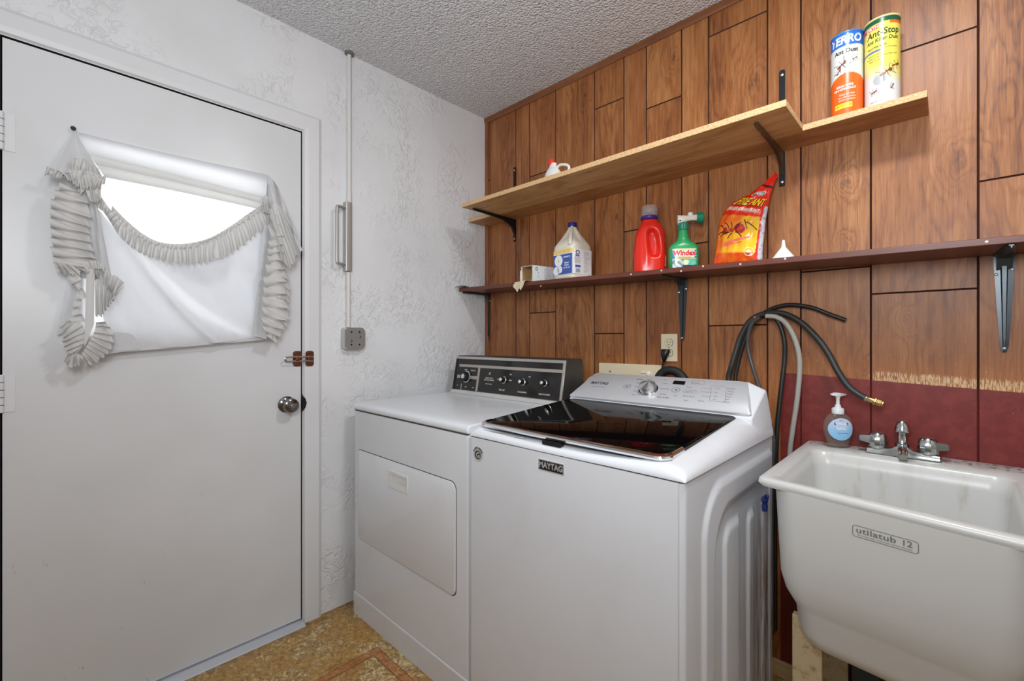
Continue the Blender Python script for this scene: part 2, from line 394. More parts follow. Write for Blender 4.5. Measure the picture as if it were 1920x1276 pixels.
# ================================================================= ROOM
H = 2.472; XR = 3.0; YF = -2.75
DY0, DY1, DZ = -1.887, -1.047, 2.055     # door opening
def plank_wall():
    X = [-.02, .036, .241, .342, .519, .751, .906, 1.014, 1.169, 1.276, 1.483, 1.586, 1.775, 2.010, 2.165, 2.27, 2.42, 2.53, 2.74, 2.85, XR+.02]
    cuts = {0: [2.11], 1: [.5], 3: [1.325, 2.05], 4: [.7], 5: [1.212, 2.266], 6: [1.665], 7: [.6, 2.176], 8: [1.566], 9: [1.238, 2.364], 10: [.62],
            11: [.8, 1.415], 12: [.55, 1.327, 2.056], 13: [1.623], 14: [1.2], 15: [.9, 2.0], 16: [1.5], 17: [1.9], 18: [.8]}
    bm = bmesh.new(); sl = bm.faces.layers.float.new('seed'); g = .0028; R = random.Random(4)
    for i in range(len(X)-1):
        zs = [-.02]+cuts.get(i, [])+[H+.02]
        for z0, z1 in zip(zs, zs[1:]):
            sd = R.random()
            o = [(X[i], z0), (X[i+1], z0), (X[i+1], z1), (X[i], z1)]
            q = [(X[i]+g, z0+g), (X[i+1]-g, z0+g), (X[i+1]-g, z1-g), (X[i]+g, z1-g)]
            vo = [bm.verts.new((x, .0035, z)) for x, z in o]; vi = [bm.verts.new((x, 0, z)) for x, z in q]
            f = bm.faces.new(vi); f[sl] = sd; f.material_index = 0
            for k in range(4):
                f = bm.faces.new((vo[k], vo[(k+1) % 4], vi[(k+1) % 4], vi[k])); f[sl] = sd; f.material_index = 1
    v = box(bm, -.02, XR+.02, .004, .06, -.02, H+.02, 1)
    return bm
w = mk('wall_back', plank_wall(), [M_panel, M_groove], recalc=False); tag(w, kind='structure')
bm = bmesh.new()
box(bm, -.12, 0, DY1, .06, -.02, H+.02); box(bm, -.12, 0, YF, DY0, -.02, H+.02); box(bm, -.12, 0, DY0, DY1, DZ, H+.02)
tag(mk('wall_left', bm, M_wall), kind='structure')
tag(mk('wall_right', B((XR, XR+.1, YF, .06, -.02, H+.02)), M_wall), kind='structure')
tag(mk('wall_front', B((-.12, XR+.1, YF-.1, YF, -.02, H+.02)), M_wall), kind='structure')
tag(mk('ceiling', B((-.12, XR+.1, YF-.1, .06, H, H+.1)), M_ceil), kind='structure')
tag(mk('floor', B((-.12, XR+.1, YF-.1, .06, -.1, 0)), M_floor), kind='structure')
# timber strip under the ceiling and in the corner
M_strip = m_wood('stained_strip', (92, 52, 28), (124, 76, 44), (146, 96, 60), rough=.4, blot=.2)
bm = bmesh.new(); prism(bm, [(0, H), (0, H-.028), (-.007, H-.030), (-.012, H-.022), (-.014, H-.006), (-.014, H)], lambda u, v, t: (t, u, v), 0, XR)
tag(mk('trim_1', bm, M_strip), kind='structure')
bm = bmesh.new(); prism(bm, rrect(.001, .024, -.010, .0, .004, 3), lambda u, v, t: (u, v, t), 0, H-.03)
tag(mk('trim_2', bm, m_wood('corner_strip', (104, 54, 28), (136, 78, 44), (156, 96, 58), along='z', rough=.4)), kind='structure')
# door casing (three mitred boards with a rounded edge)
bm = bmesh.new()
cw = .074; t = .014
def casing(pts):
    pr = [(0, 0), (.004, t*.75), (.02, t), (cw-.012, t), (cw, t*.5), (cw, 0)]
    return pr
yi0, yi1, zi = DY0-.002, DY1+.002, DZ+.002
secs = []
for (y, z, sy, sz) in ((yi1, 0, 1, 0), (yi1, zi, 1, 1), (yi0, zi, -1, 1), (yi0, 0, -1, 0)):
    secs.append([(d, y+sy*w_, z+sz*w_) for w_, d in casing(0)])
rings(bm, secs)
tag(mk('trim_3', bm, M_trim), kind='structure')
# jamb lining coloured dark for the gap's shade, dark weather strip behind
bm = bmesh.new()
for x0, x1, e in ((-.12, -.045, .0),):
    box(bm, x0, x1, DY1-.014, DY1, 0, DZ); box(bm, x0, x1, DY0, DY0+.014, 0, DZ); box(bm, x0, x1, DY0+.014, DY1-.014, DZ-.014, DZ)
box(bm, -.045, 0, DY0, DY0+.0015, 0, DZ-.0015); box(bm, -.045, 0, DY1-.0015, DY1, 0, DZ-.0015); box(bm, -.045, 0, DY0, DY1, DZ-.0015, DZ)
tag(mk('trim_4', bm, M_gap), kind='structure')
# aluminium threshold
bm = bmesh.new(); prism(bm, [(-.12, .0), (.036, 0), (.034, .004), (.018, .012), (.006, .015), (-.12, .015)], lambda u, v, t: (u, t, v), DY0+.0, DY1+.0)
M_alu = plain((206, 210, 218), .38, .6)
tag(mk('trim_5', bm, M_alu), kind='structure')
# skirting
tag(mk('baseboard_back', B((1.30, XR, -.012, 0, 0, .058)), m_wood('skirting', (150, 112, 66), (188, 152, 100), (206, 176, 130)), bevel=.003), kind='structure')

# ---- door 1 with half-light window
door = thing('door_1', (0, DY0, 0), 'white slab door with a small window behind a frilly white curtain', 'door'); door['kind'] = 'structure'
M_door = G('door_paint')
_p = M_door.pos(); _v = M_door.xyz(_p[0], _p[1], _p[2])
_s = M_door.smooth(M_door.noise(M_door.xyz(1., M_door.f('MULTIPLY', _p[1], 26.), M_door.f('MULTIPLY', _p[2], 9.)), 1., 4, .75), .66, .70)
_c = M_door.mix(M_door.smooth(M_door.noise(_v, 2.2, 4), .35, .7), lin((216, 217, 219)), lin((209, 210, 211)))
_c = M_door.mix(M_door.f('MULTIPLY', M_door.f('MULTIPLY', _s, M_door.smooth(_p[2], .8, .2)), .5), _c, lin((120, 118, 114)))
M_door.bump(M_door.noise(_v, 5, 2), .08, .01)
M_door = M_door.set(color=_c, rough=.33)
WY0, WY1, WZ0, WZ1 = -1.728, -1.200, 1.188, 1.80
d0, d1, dz0, dz1 = DY0+.005, DY1-.005, .020, DZ-.006
bm = bmesh.new()
box(bm, -.044, -.002, d0, WY0, dz0, dz1); box(bm, -.044, -.002, WY1, d1, dz0, dz1)
box(bm, -.044, -.002, WY0, WY1, dz0, WZ0); box(bm, -.044, -.002, WY0, WY1, WZ1, dz1)
bmesh.ops.remove_doubles(bm, verts=bm.verts, dist=1e-5)
mk('door_slab', bm, M_door, door)
bm = bmesh.new()
fw = .018
secs = []
for y, z, sy, sz in ((WY0, WZ0, 1, 1), (WY1, WZ0, -1, 1), (WY1, WZ1, -1, -1), (WY0, WZ1, 1, -1)):
    secs.append([(x, y-sy*.006+sy*q, z-sz*.006+sz*q) for x, q in ((-.002, 0), (.004, .003), (.004, .018), (-.03, .018), (-.03, .0))])
secs.append(secs[0]); rings(bm, secs, False, False)
bmesh.ops.remove_doubles(bm, verts=bm.verts, dist=1e-6)
mk('window_frame', bm, M_trim, door)
mk('window_pane', B((-.026, -.022, WY0-.004, WY1+.004, WZ0-.004, WZ1+.004)), M_glass, door)
# knob
M_knob = plain((120, 118, 116), .12, 1.)
bm = bmesh.new(); ky, kz = -1.110, .920
lathe(bm, [(.033, 0), (.033, .004), (.026, .009), (.014, .012), (.012, .028), (.016, .033), (.027, .041), (.030, .052), (.027, .062), (.018, .067), (.010, .067)], (-.002, ky, kz), 'x', 32)
kn = mk('door_knob', bm, M_knob, door, smooth=True); kn['label'] = 'polished metal door knob'
bm = bmesh.new(); lathe(bm, [(.008, .0), (.008, .003), (.005, .004)], (.065, ky, kz), 'x', 20)
mk('lock_button', bm, M_steel, kn, smooth=True)
for zc in (1.780, 1.030):
    bm = bmesh.new(); L_ = .054
    lathe(bm, [(.0055, -L_), (.0065, -L_+.002)]+[(.0065, L_-.002), (.0055, L_)], (.006, DY0+.002, zc), 'z', 14)
    box(bm, -.004, .0005, DY0+.004, DY0+.03, zc-L_, zc+L_)
    for k in (-.6, -.2, .2, .6):
        lathe(bm, [(.0069, zc+k*L_-.0008), (.0069, zc+k*L_+.0008)], (.006, DY0+.002, 0), 'z', 14, mi=1)
    mk('hinge', bm, [M_trim, M_gap], door)
# strike plate on the casing
bm = B((-.03, .0005, DY1-.003, DY1+.0025, .885, .955))
prism(bm, [(DY1-.004, .889), (DY1+.006, .900), (DY1+.012, .920), (DY1+.006, .940), (DY1-.004, .951)], lambda u, v, t: (t, u, v), .0135, .0165)
sp = mk('strike_plate', bm, plain((54, 52, 50), .35, .9)); tag(sp, 'dark worn strike plate on the door casing beside the knob', 'strike plate')

# ---- swing bar latch
lt = thing('door_latch', (.0, -1.06, 1.105), 'copper coloured swing bar guard latch bridging door edge and casing', 'latch')
M_cop = plain((150, 104, 88), .25, 1.); M_cop2 = plain((176, 160, 148), .2, 1.)
def plate(y0, y1, x, name):
    bm = bmesh.new(); prism(bm, rrect(y0, y1, 1.105-.032, 1.105+.032, .010, 4), lambda u, v, t: (t, u, v), x, x+.003)
    for yy in ((y0+y1)/2-.004, (y0+y1)/2+.004):
        for zz in (1.105-.024, 1.105+.024):
            lathe(bm, [(.0045, x+.003), (.003, x+.005)], (0, yy, zz), 'x', 12)
    return mk(name, bm, M_cop, lt, smooth=True)
plate(-1.084, -1.050, -.002, 'door_plate'); plate(-1.040, -1.006, .0142, 'frame_plate')
bm = bmesh.new()
for dz in (-.0085, .0085):
    tube(bm, [(.022, -1.010, 1.105+dz*1.1), (.026, -1.03, 1.105+dz), (.026, -1.07, 1.105+dz), (.026, -1.117, 1.105+dz)], .0032, 10, sm=3)
tube(bm, [(.026, -1.116, 1.1135), (.026, -1.1235, 1.111), (.026, -1.1255, 1.105), (.026, -1.1235, 1.099), (.026, -1.116, 1.0965)], .0032, 10, sm=4)
mk('swing_bar', bm, M_cop2, lt, smooth=True)
bm = bmesh.new(); box(bm, .001, .021, -1.077, -1.069, 1.099, 1.111); lathe(bm, [(.006, .018), (.009, .022), (.009, .031), (.005, .035)], (0, -1.073, 1.105), 'x', 14)
mk('latch_stud', bm, M_cop, lt, smooth=True)
bm = bmesh.new(); box(bm, .0172, .024, -1.032, -1.018, 1.092, 1.118)
mk('pivot_block', bm, M_cop, lt, bevel=.002)

# ---- conduit, pull handle, junction box
M_cond = plain((214, 213, 210), .45)
cdt = thing('electrical_conduit', (.012, -.848, 1.25), 'thin white surface conduit running from ceiling down to grey box', 'conduit')
bm = bmesh.new(); lathe(bm, [(.0095, 1.797), (.0095, H-.002)], (.011, -.846, 0), 'z', 16)
mk('upper_pipe', bm, M_cond, cdt, smooth=True)
bm = bmesh.new(); lathe(bm, [(.0095, 1.240), (.0095, 1.487)], (.011, -.850, 0), 'z', 16)
mk('lower_pipe', bm, M_cond, cdt, smooth=True)
bm = bmesh.new(); lathe(bm, [(.014, H-.012), (.020, H-.010), (.020, H-.001)], (.011, -.846, 0), 'z', 14)
mk('ceiling_collar', bm, plain((110, 108, 104), .6), cdt, smooth=True)
bm = bmesh.new(); lathe(bm, [(.0115, 1.80), (.0115, 1.84)], (.011, -.846, 0), 'z', 16)
mk('coupling', bm, M_cond, cdt, smooth=True)
ph = thing('pull_handle', (.0, -.86, 1.64), 'grey metal pull handle beside a grey channel on white conduit', 'handle')
M_gm = plain((176, 175, 172), .35, .55)
bm = bmesh.new(); prism(bm, rrect(.0, .030, -.872, -.840, .006, 4), lambda u, v, t: (u, v, t), 1.49, 1.795)
mk('channel', bm, M_gm, ph, smooth=True)
bm = bmesh.new(); zt, zb, yo = 1.765, 1.515, -.917
pts = [(.022, -.870, zt), (.034, -.893, zt), (.040, yo+.004, zt-.002), (.041, yo, zt-.02), (.041, yo, (zt+zb)/2), (.041, yo, zb+.02), (.040, yo+.004, zb+.002), (.034, -.893, zb), (.022, -.870, zb)]
tube(bm, pts, .0065, 12, sm=5); mk('grip', bm, M_gm, ph, smooth=True)
jb = thing('junction_box', (.0, -.835, 1.19), 'square grey metal junction box at the foot of the conduit', 'electrical box')
y0, y1, z0, z1 = -.880, -.785, 1.142, 1.238
bm = bmesh.new(); prism(bm, rrect(y0, y1, z0, z1, .010, 4), lambda u, v, t: (t, u, v), 0, .036)
mk('housing', bm, plain((196, 198, 194), .45, .3), jb, smooth=True)
c_ = .014
bm = bmesh.new(); prism(bm, [(y0+c_, z0), (y1-c_, z0), (y1, z0+c_), (y1, z1-c_), (y1-c_, z1), (y0+c_, z1), (y0, z1-c_), (y0, z0+c_)], lambda u, v, t: (t, u, v), .037, .041)
cv = mk('cover_plate', bm, plain((168, 169, 170), .38, .7), jb)
for yy in (y0+.03, y1-.027):
    for zz in (z0+.020, z1-.020):
        bm = bmesh.new(); lathe(bm, [(.0042, .041), (.0042, .0415), (.003, .0418)], (0, yy, zz), 'x', 12); mk('screw_hole', bm, M_dark, cv)
for yy, zz in ((y1-.025, z0+.056), (y0+.028, z0+.037)):
    bm = bmesh.new(); lathe(bm, [(.005, .041), (.005, .044), (.003, .046)], (0, yy, zz), 'x', 12); mk('screw', bm, M_steel, cv, smooth=True)

# ================================================================= CURTAIN on the door
def interp(poly, u):
    """point at fraction u of a pixel polyline, by arclength, smoothed"""
    P = [Vector((*p, 0)) for p in poly]
    if len(P) > 2: P = smooth_path(P, 6)
    L = [0]
    for a, b in zip(P, P[1:]): L.append(L[-1]+(b-a).length)
    t = u*L[-1]
    for i in range(len(P)-1):
        if t <= L[i+1] or i == len(P)-2:
            d = L[i+1]-L[i]; k = (t-L[i])/d if d > 1e-9 else 0
            q = P[i].lerp(P[i+1], min(max(k, 0), 1)); return q.x, q.y
def cloth(name, A, Bp, m, parent, off, nu=60, nv=16, jit=None, solid=0):
    bm = bmesh.new(); g = []
    EA = [interp(A, i/nu) for i in range(nu+1)]; EB = [interp(Bp, i/nu) for i in range(nu+1)]
    for i in range(nu+1):
        u = i/nu; a = EA[i]; b = EB[i]; row = []
        for j in range(nv+1):
            v = j/nv; px, py = a[0]+(b[0]-a[0])*v, a[1]+(b[1]-a[1])*v
            if jit:
                q = jit(u, v); px += q[0]; py += q[1]
            row.append(bm.verts.new(onx(px, py, off(u, v, px, py))))
        g.append(row)
    for i in range(nu):
        for j in range(nv): bm.faces.new((g[i][j], g[i+1][j], g[i+1][j+1], g[i][j+1]))
    return mk(name, bm, m, parent, smooth=True, recalc=False, angle=180, solid=solid)
def nz(a, b, c=0.): return noise.noise(Vector((a, b, c)))
cur = thing('curtain', (.05, -1.48, 1.84), 'rumpled white frilled curtain hung askew over the door window', 'curtain')
# cloth from the pin line out over the rod
cloth('top_panel', [(141, 246), (300, 284), (502, 327)], [(166, 288), (330, 328), (499, 372)], M_sheer, cur, lambda u, v, x, y: .006+.05*sin(v*pi/2)+.002*nz(u*9, v*3), 50, 12)
cloth('rod_pocket', [(164, 285), (330, 326), (499, 370)], [(197, 332), (340, 360), (492, 393)], M_cloth, cur,
      lambda u, v, x, y: .050+.013*abs(sin(v*pi*2))**.7+.003*nz(u*12, v*3, 2), 50, 24)
cloth('rod_pocket_lining', [(164, 285), (330, 326), (499, 370)], [(193, 326), (340, 352), (492, 384)], M_cloth, cur, lambda u, v, x, y: .040, 20, 6)
# sheer layer nearest the glass
cloth('sheer_layer', [(150, 288), (330, 330), (492, 372)], [(132, 640), (220, 650), (330, 648), (490, 634)], M_sheer, cur,
      lambda u, v, x, y: .018+.004*sin(u*46+2*nz(u*3, v*2))+.003*nz(u*8, v*5), 90, 40)
# swagged panel with its diagonal folds
def swag_off(u, v, x, y):
    d = (x-255)*.72-(y-465)*.70          # across the long diagonal fold
    al = (x-255)*.70+(y-465)*.72
    c = d-.00075*(al-160)**2+19
    return .036+.014*exp(-(c/9)**2)+.007*sin(c*.085+.6)+.003*nz(x*.02, y*.02, 4)+.002*nz(x*.06, y*.05, 9)
cloth('swag_panel', [(158, 372), (190, 398), (218, 432), (262, 470), (302, 484), (350, 488), (400, 480), (450, 455), (482, 425), (502, 398)],
      [(204, 660), (240, 656), (300, 652), (380, 645), (440, 639), (494, 635)], M_sheer, cur, swag_off, 110, 70)
cloth('swag_fold', [(300, 486), (350, 490), (400, 484), (450, 462), (480, 438), (500, 412)],
      [(262, 470), (300, 508), (345, 547), (392, 584), (440, 612), (490, 630)], M_sheer, cur, lambda u, v, x, y: swag_off(u, v, x, y)-.007, 60, 40)
cloth('swag_fold', [(180, 392), (205, 420), (235, 452), (262, 490), (300, 533), (350, 578), (400, 606), (440, 624), (485, 634)],
      [(204, 656), (230, 655), (262, 653), (290, 651), (325, 648), (370, 644), (410, 640), (445, 637), (488, 635)], M_sheer, cur, lambda u, v, x, y: swag_off(u, v, x, y)-.009, 60, 40)
cloth('swag_fold', [(306, 490), (345, 492), (400, 486), (440, 470)], [(308, 502), (345, 523), (385, 535), (425, 520)], M_sheer, cur, lambda u, v, x, y: swag_off(u, v, x, y)-.011, 40, 10)
cloth('side_lining', [(124, 300), (160, 316), (192, 336)], [(124, 508), (150, 508), (168, 505)], M_flap, cur, lambda u, v, x, y: .016+.003*sin(u*7), 16, 20)
cloth('hem', [(203, 655), (300, 648), (400, 640), (492, 631)], [(204, 662), (300, 654), (400, 645), (494, 637)], M_flap, cur, lambda u, v, x, y: .036, 60, 2)
cloth('side_strip', [(128, 510), (158, 512)], [(106, 628), (150, 612)], M_sheer, cur, lambda u, v, x, y: .022+.004*sin(u*6), 16, 30)
cloth('side_drape', [(150, 350), (172, 372), (184, 392)], [(150, 520), (185, 528), (216, 552)], M_flap, cur, lambda u, v, x, y: .050+.006*sin(u*9+v*2)+.003*nz(u*5, v*5), 30, 40)
cloth('corner_flap', [(138, 245), (140, 246), (143, 247)], [(104, 318), (150, 338), (198, 342)], M_flap, cur, lambda u, v, x, y: .008+.062*v+.006*sin(u*8)*v, 30, 24)
cloth('lower_corner', [(200, 622), (245, 626), (262, 646)], [(196, 664), (232, 659), (262, 654)], M_flap, cur, lambda u, v, x, y: .040, 20, 10)
def ruf(name, A, Bp, n, off=.07, amp=.011, jit=2.5, seed=0, nu=None, nv=10, m=None, both=False, ph=0.):
    def of(u, v, x, y):
        w_ = (.25+.75*v) if not both else (.35+.65*abs(2*v-1))
        p = u*n*2*pi+1.4*nz(u*n*.45, seed, v*.6)*3+ph
        s = sin(p); s = math.copysign(abs(s)**.7, s)
        return off+amp*w_*s+.008*nz(u*5, v*2, seed+3)
    def jt(u, v):
        e = v if not both else (2*v-1)
        q = jit*e*sin(u*n*2*pi+1.4*nz(u*n*.45, seed, v*.6)*3+ph+1.2)
        return (q*.6+jit*.8*e*nz(u*17, seed), q)
    return cloth(name, A, Bp, m or M_ruffle, cur, of, nu or int(n*9), nv, jt)
# swag ruffle
ruf('swag_ruffle', [(188, 366), (205, 390), (234, 423), (270, 449), (305, 461), (350, 461), (392, 451), (430, 430), (466, 406), (498, 386)],
    [(178, 385), (198, 402), (222, 440), (256, 470), (298, 487), (350, 494), (402, 486), (444, 468), (478, 441), (504, 414)], 30, .062, .010, 1.6, 1)
ruf('swag_ruffle_heading', [(210, 385), (238, 414), (272, 441), (306, 455), (350, 456), (392, 446), (430, 425), (466, 400), (494, 382)],
    [(208, 394), (236, 425), (270, 451), (305, 463), (350, 464), (392, 454), (430, 433), (466, 409), (497, 390)], 34, .066, .006, 1.2, 2)
# bow of gathered cloth at the upper left
ruf('gathered_bow', [(88, 312), (104, 318), (130, 322), (152, 340), (160, 352)], [(82, 328), (104, 332), (125, 334), (140, 350), (152, 366)], 5, .085, .012, 2, 3)
ruf('gathered_bow', [(108, 318), (140, 318), (172, 322), (196, 334)], [(122, 332), (150, 352), (170, 352), (186, 352)], 5, .090, .010, 2, 4)
ruf('gathered_bow', [(134, 296), (160, 298), (185, 316)], [(136, 322), (160, 326), (192, 338)], 4, .080, .010, 2, 14)
ruf('gathered_bow', [(146, 332), (165, 326), (186, 334), (199, 326)], [(152, 360), (168, 350), (180, 352), (196, 342)], 4, .094, .008, 2, 5)
ruf('gathered_bow', [(158, 350), (172, 346), (188, 356)], [(168, 376), (180, 378), (190, 374)], 4, .088, .006, 1.5, 6)
# left hanging frill
ruf('side_ruffle', [(114, 345), (98, 372), (94, 405), (96, 440), (97, 470), (104, 500)], [(160, 365), (168, 395), (166, 425), (172, 460), (178, 485), (196, 510)], 9, .078, .013, 4, 7, both=True, nv=16, nu=110)
ruf('side_ruffle', [(98, 490), (112, 492), (132, 494)], [(108, 508), (140, 516), (162, 506)], 4, .082, .008, 3, 8)
ruf('side_ruffle', [(150, 492), (185, 490), (212, 520)], [(158, 510), (176, 512), (206, 546)], 5, .086, .010, 3, 9)
ruf('side_ruffle', [(136, 508), (152, 522), (148, 545), (138, 566), (136, 585), (128, 602)], [(124, 512), (132, 534), (158, 545), (158, 560), (148, 574), (160, 600)], 6, .080, .009, 3, 10)
cloth('tie_strap', [(162, 503), (178, 503)], [(158, 652), (176, 608)], M_ruffle, cur, lambda u, v, x, y: .088+.004*sin(u*3), 8, 30)
ruf('side_ruffle', [(178, 524), (204, 520), (216, 516), (233, 530)], [(178, 590), (188, 592), (196, 582), (212, 560)], 6, .082, .009, 3, 11, nv=14)
ruf('lower_ruffle', [(128, 600), (150, 604), (160, 622), (160, 640), (146, 660)], [(112, 612), (118, 630), (118, 645), (124, 656), (134, 664)], 7, .082, .010, 3, 12)
ruf('lower_ruffle', [(180, 604), (178, 618), (170, 636), (158, 655), (150, 668)], [(194, 600), (211, 622), (207, 652), (186, 674), (160, 686)], 9, .086, .011, 3, 13)
ruf('lower_ruffle', [(128, 660), (140, 662), (150, 664)], [(118, 676), (132, 688), (150, 684)], 4, .080, .008, 2, 15)
# right hand side
cloth('side_flap', [(502, 328), (510, 335), (522, 352)], [(535, 492), (548, 490), (567, 468)], M_flap, cur, lambda u, v, x, y: .02+.05*sin(v*pi*.6)+.012*sin(u*5+v*3)+.004*nz(u*6, v*9), 24, 50)
ruf('right_gather', [(505, 400), (514, 380), (530, 392)], [(530, 492), (545, 500), (562, 470)], 4, .088, .010, 3, 16, nv=16)
ruf('right_gather', [(488, 372), (500, 366), (508, 380)], [(492, 396), (504, 400), (510, 392)], 4, .084, .008, 1.5, 17)
ruf('right_ruffle', [(506, 392), (506, 425), (505, 465), (500, 500), (496, 535), (494, 570), (492, 605), (500, 632)],
    [(518, 396), (528, 425), (530, 455), (528, 490), (534, 520), (534, 560), (536, 595), (518, 640)], 13, .082, .012, 4, 18, both=True, nv=16)
ruf('right_ruffle', [(514, 480), (518, 520), (520, 560), (520, 600)], [(536, 500), (541, 540), (540, 575), (538, 610)], 7, .074, .011, 4, 19)
cloth('edge_panel', [(499, 395), (510, 400)], [(472, 628), (500, 636)], M_flap, cur, lambda u, v, x, y: .058+.004*sin(u*4+v*3), 10, 30)
# push pin at the upper left corner
bm = bmesh.new(); pp = onx(137, 243, 0)
lathe(bm, [(.0012, -.002), (.0012, .010), (.006, .011), (.0065, .015), (.004, .018)], (0, pp.y, pp.z), 'x', 14)
pin = mk('push_pin', bm, M_black, smooth=True); tag(pin, 'small black pin holding the top left corner of the curtain', 'pin')

# ================================================================= SHELVES
ZS = 1.862
bm = B((.20, 1.62, -.350, -.1405, ZS-.019, ZS+.0005))
for f in bm.faces:
    c = f.calc_center_median()
    if abs(c.y+.35) < 1e-3 or abs(c.x-.2) < 1e-3 or abs(c.x-1.62) < 1e-3: f.material_index = 1
o = mk('shelf_board', bm, [M_ply, M_chip], bevel=.0015); tag(o, 'deep particleboard shelf board, front half of the upper shelf', 'shelf')
bm = B((.012, 1.909, -.140, -.0005, ZS-.019, ZS))
for f in bm.faces:
    if abs(f.calc_center_median().y+.14) < 1e-3: f.material_index = 1
o = mk('shelf_board', bm, [m_wood('pine_shelf', (140, 86, 44), (178, 124, 72), (204, 156, 104), rough=.45), M_chip], bevel=.0015); tag(o, 'narrow wooden shelf board against panelling, back half of the upper shelf, with ant powder cans', 'shelf')
def zl(x): return 1.469-.0375*x/2.08
bm = bmesh.new(); secs = []
for k in range(33):
    x = .003+k*(2.75-.003)/32; z = zl(x); secs.append([(x, -.205, z-.0185), (x, -.0008, z-.0185), (x, -.0008, z), (x, -.205, z)])
rings(bm, secs)
ls = mk('wall_shelf', bm, M_redwood, bevel=.002); tag(ls, 'long thin dark red-brown painted shelf holding detergent and spray bottles', 'shelf')
for px, py in ((1014, 533), (1183, 511), (1240, 504), (1318, 496), (1388, 492), (1472, 482), (1850, 450), (1277, 505)):
    q = ony(px, py+3, -.2052)
    bm = bmesh.new(); lathe(bm, [(.0035, 0), (.0025, .0012)], (q.x, q.y, q.z), 'y', 10)
    mk('screw_head', bm, plain((225, 215, 200), .4), ls)
# torn paper flap where the shelf meets the white wall
bm = bmesh.new(); R = random.Random(2); g = []
for i in range(15):
    r = []
    for j in range(5):
        u, v = i/14, j/4
        r.append(bm.verts.new((.004+.050*v*(1-.5*u)*(1+.3*sin(i*2.1)), -.235+.175*u, zl(0)+.002+.009*abs(sin(i*1.7+j*2.2))*(.3+v))))
    g.append(r)
for i in range(14):
    for j in range(4): bm.faces.new((g[i][j], g[i+1][j], g[i+1][j+1], g[i][j+1]))
tag(mk('paper_scrap', bm, plain((190, 196, 194), .7), smooth=True, recalc=False, solid=.001, angle=180), 'crumpled grey paper scrap at the left end of the red-brown shelf', 'paper')

# brackets
def steel_bracket(x, ztop, wt=.042, wb=.015, h=.262, d=.195, m=None, label='', cat='bracket', name='shelf_bracket', group=None):
    t_ = thing(name, (x, 0, ztop), label, cat, group)
    m = m or M_brk
    n = 14
    bm = bmesh.new(); secs = []
    for k in range(n+1):
        s = k/n; z = ztop-.001-s*h; w_ = (wt+(wb-wt)*s)/2; e = .0035 if s < .97 else .002
        if s > .97: w_ *= .6
        rr = w_*.38
        secs.append([(x-w_, -.0005, z), (x-w_, -.003, z), (x-rr, -.0035, z), (x-rr*.6, -.0035-e*1.6, z), (x+rr*.6, -.0035-e*1.6, z), (x+rr, -.0035, z), (x+w_, -.003, z), (x+w_, -.0005, z)])
    rings(bm, secs); mk('wall_leg', bm, m, t_, smooth=True, angle=25)
    bm = bmesh.new(); secs = []
    for k in range(n+1):
        s = k/n; y = -.001-s*d; w_ = (wt+(wb-wt)*s)/2
        if s > .97: w_ *= .6
        rr = w_*.38; e = .005
        secs.append([(x-w_, y, ztop-.0005), (x-w_, y, ztop-.003), (x-rr, y, ztop-.0035), (x-rr*.6, y, ztop-.0035-e), (x+rr*.6, y, ztop-.0035-e), (x+rr, y, ztop-.0035), (x+w_, y, ztop-.003), (x+w_, y, ztop-.0005)])
    rings(bm, secs); mk('shelf_arm', bm, m, t_, smooth=True, angle=25)
    bm = bmesh.new(); f_ = .034
    prism(bm, [(-.002, -.002), (-f_*1.25, -.002), (-f_*.75, -f_*.35), (-f_*.35, -f_*.75), (-.002, -f_*1.25)], lambda u, v, t: (t, u, ztop+v), x-wt*.36, x+wt*.36)
    mk('corner_gusset', bm, m, t_)
    for dx, dz in ((-.35, -.052), (.35, -.040), (0, -h+.010)):
        bm = bmesh.new(); yy = -.003 if dz > -.2 else -.006
        lathe(bm, [(.0042, -yy), (.0038, -yy+.002), (.002, -yy+.003)], (x+dx*wt, 0, ztop+dz), 'y', 12)
        mk('screw', bm, plain((205, 205, 205), .3, .8), t_, smooth=True)
    return t_
M_brk = plain((74, 80, 84), .32, .75)
steel_bracket(2.059, zl(2.059)-.019, label='grey steel shelf bracket with three screws under right end of red-brown shelf')
steel_bracket(1.173, zl(1.173)-.019, h=.248, label='grey steel shelf bracket beside the wall outlet, under the red-brown shelf')
steel_bracket(.026, zl(.03)-.019, wt=.034, wb=.016, h=.262, m=plain((70, 62, 58), .4, .5), label='dark steel bracket in the wall corner under the red-brown shelf')
steel_bracket(2.122, zl(2.12)-.019, wt=.040, wb=.03, h=.175, d=.17, m=plain((120, 122, 124), .4, .7), label='pale grey bracket cut off by the right edge of the picture')
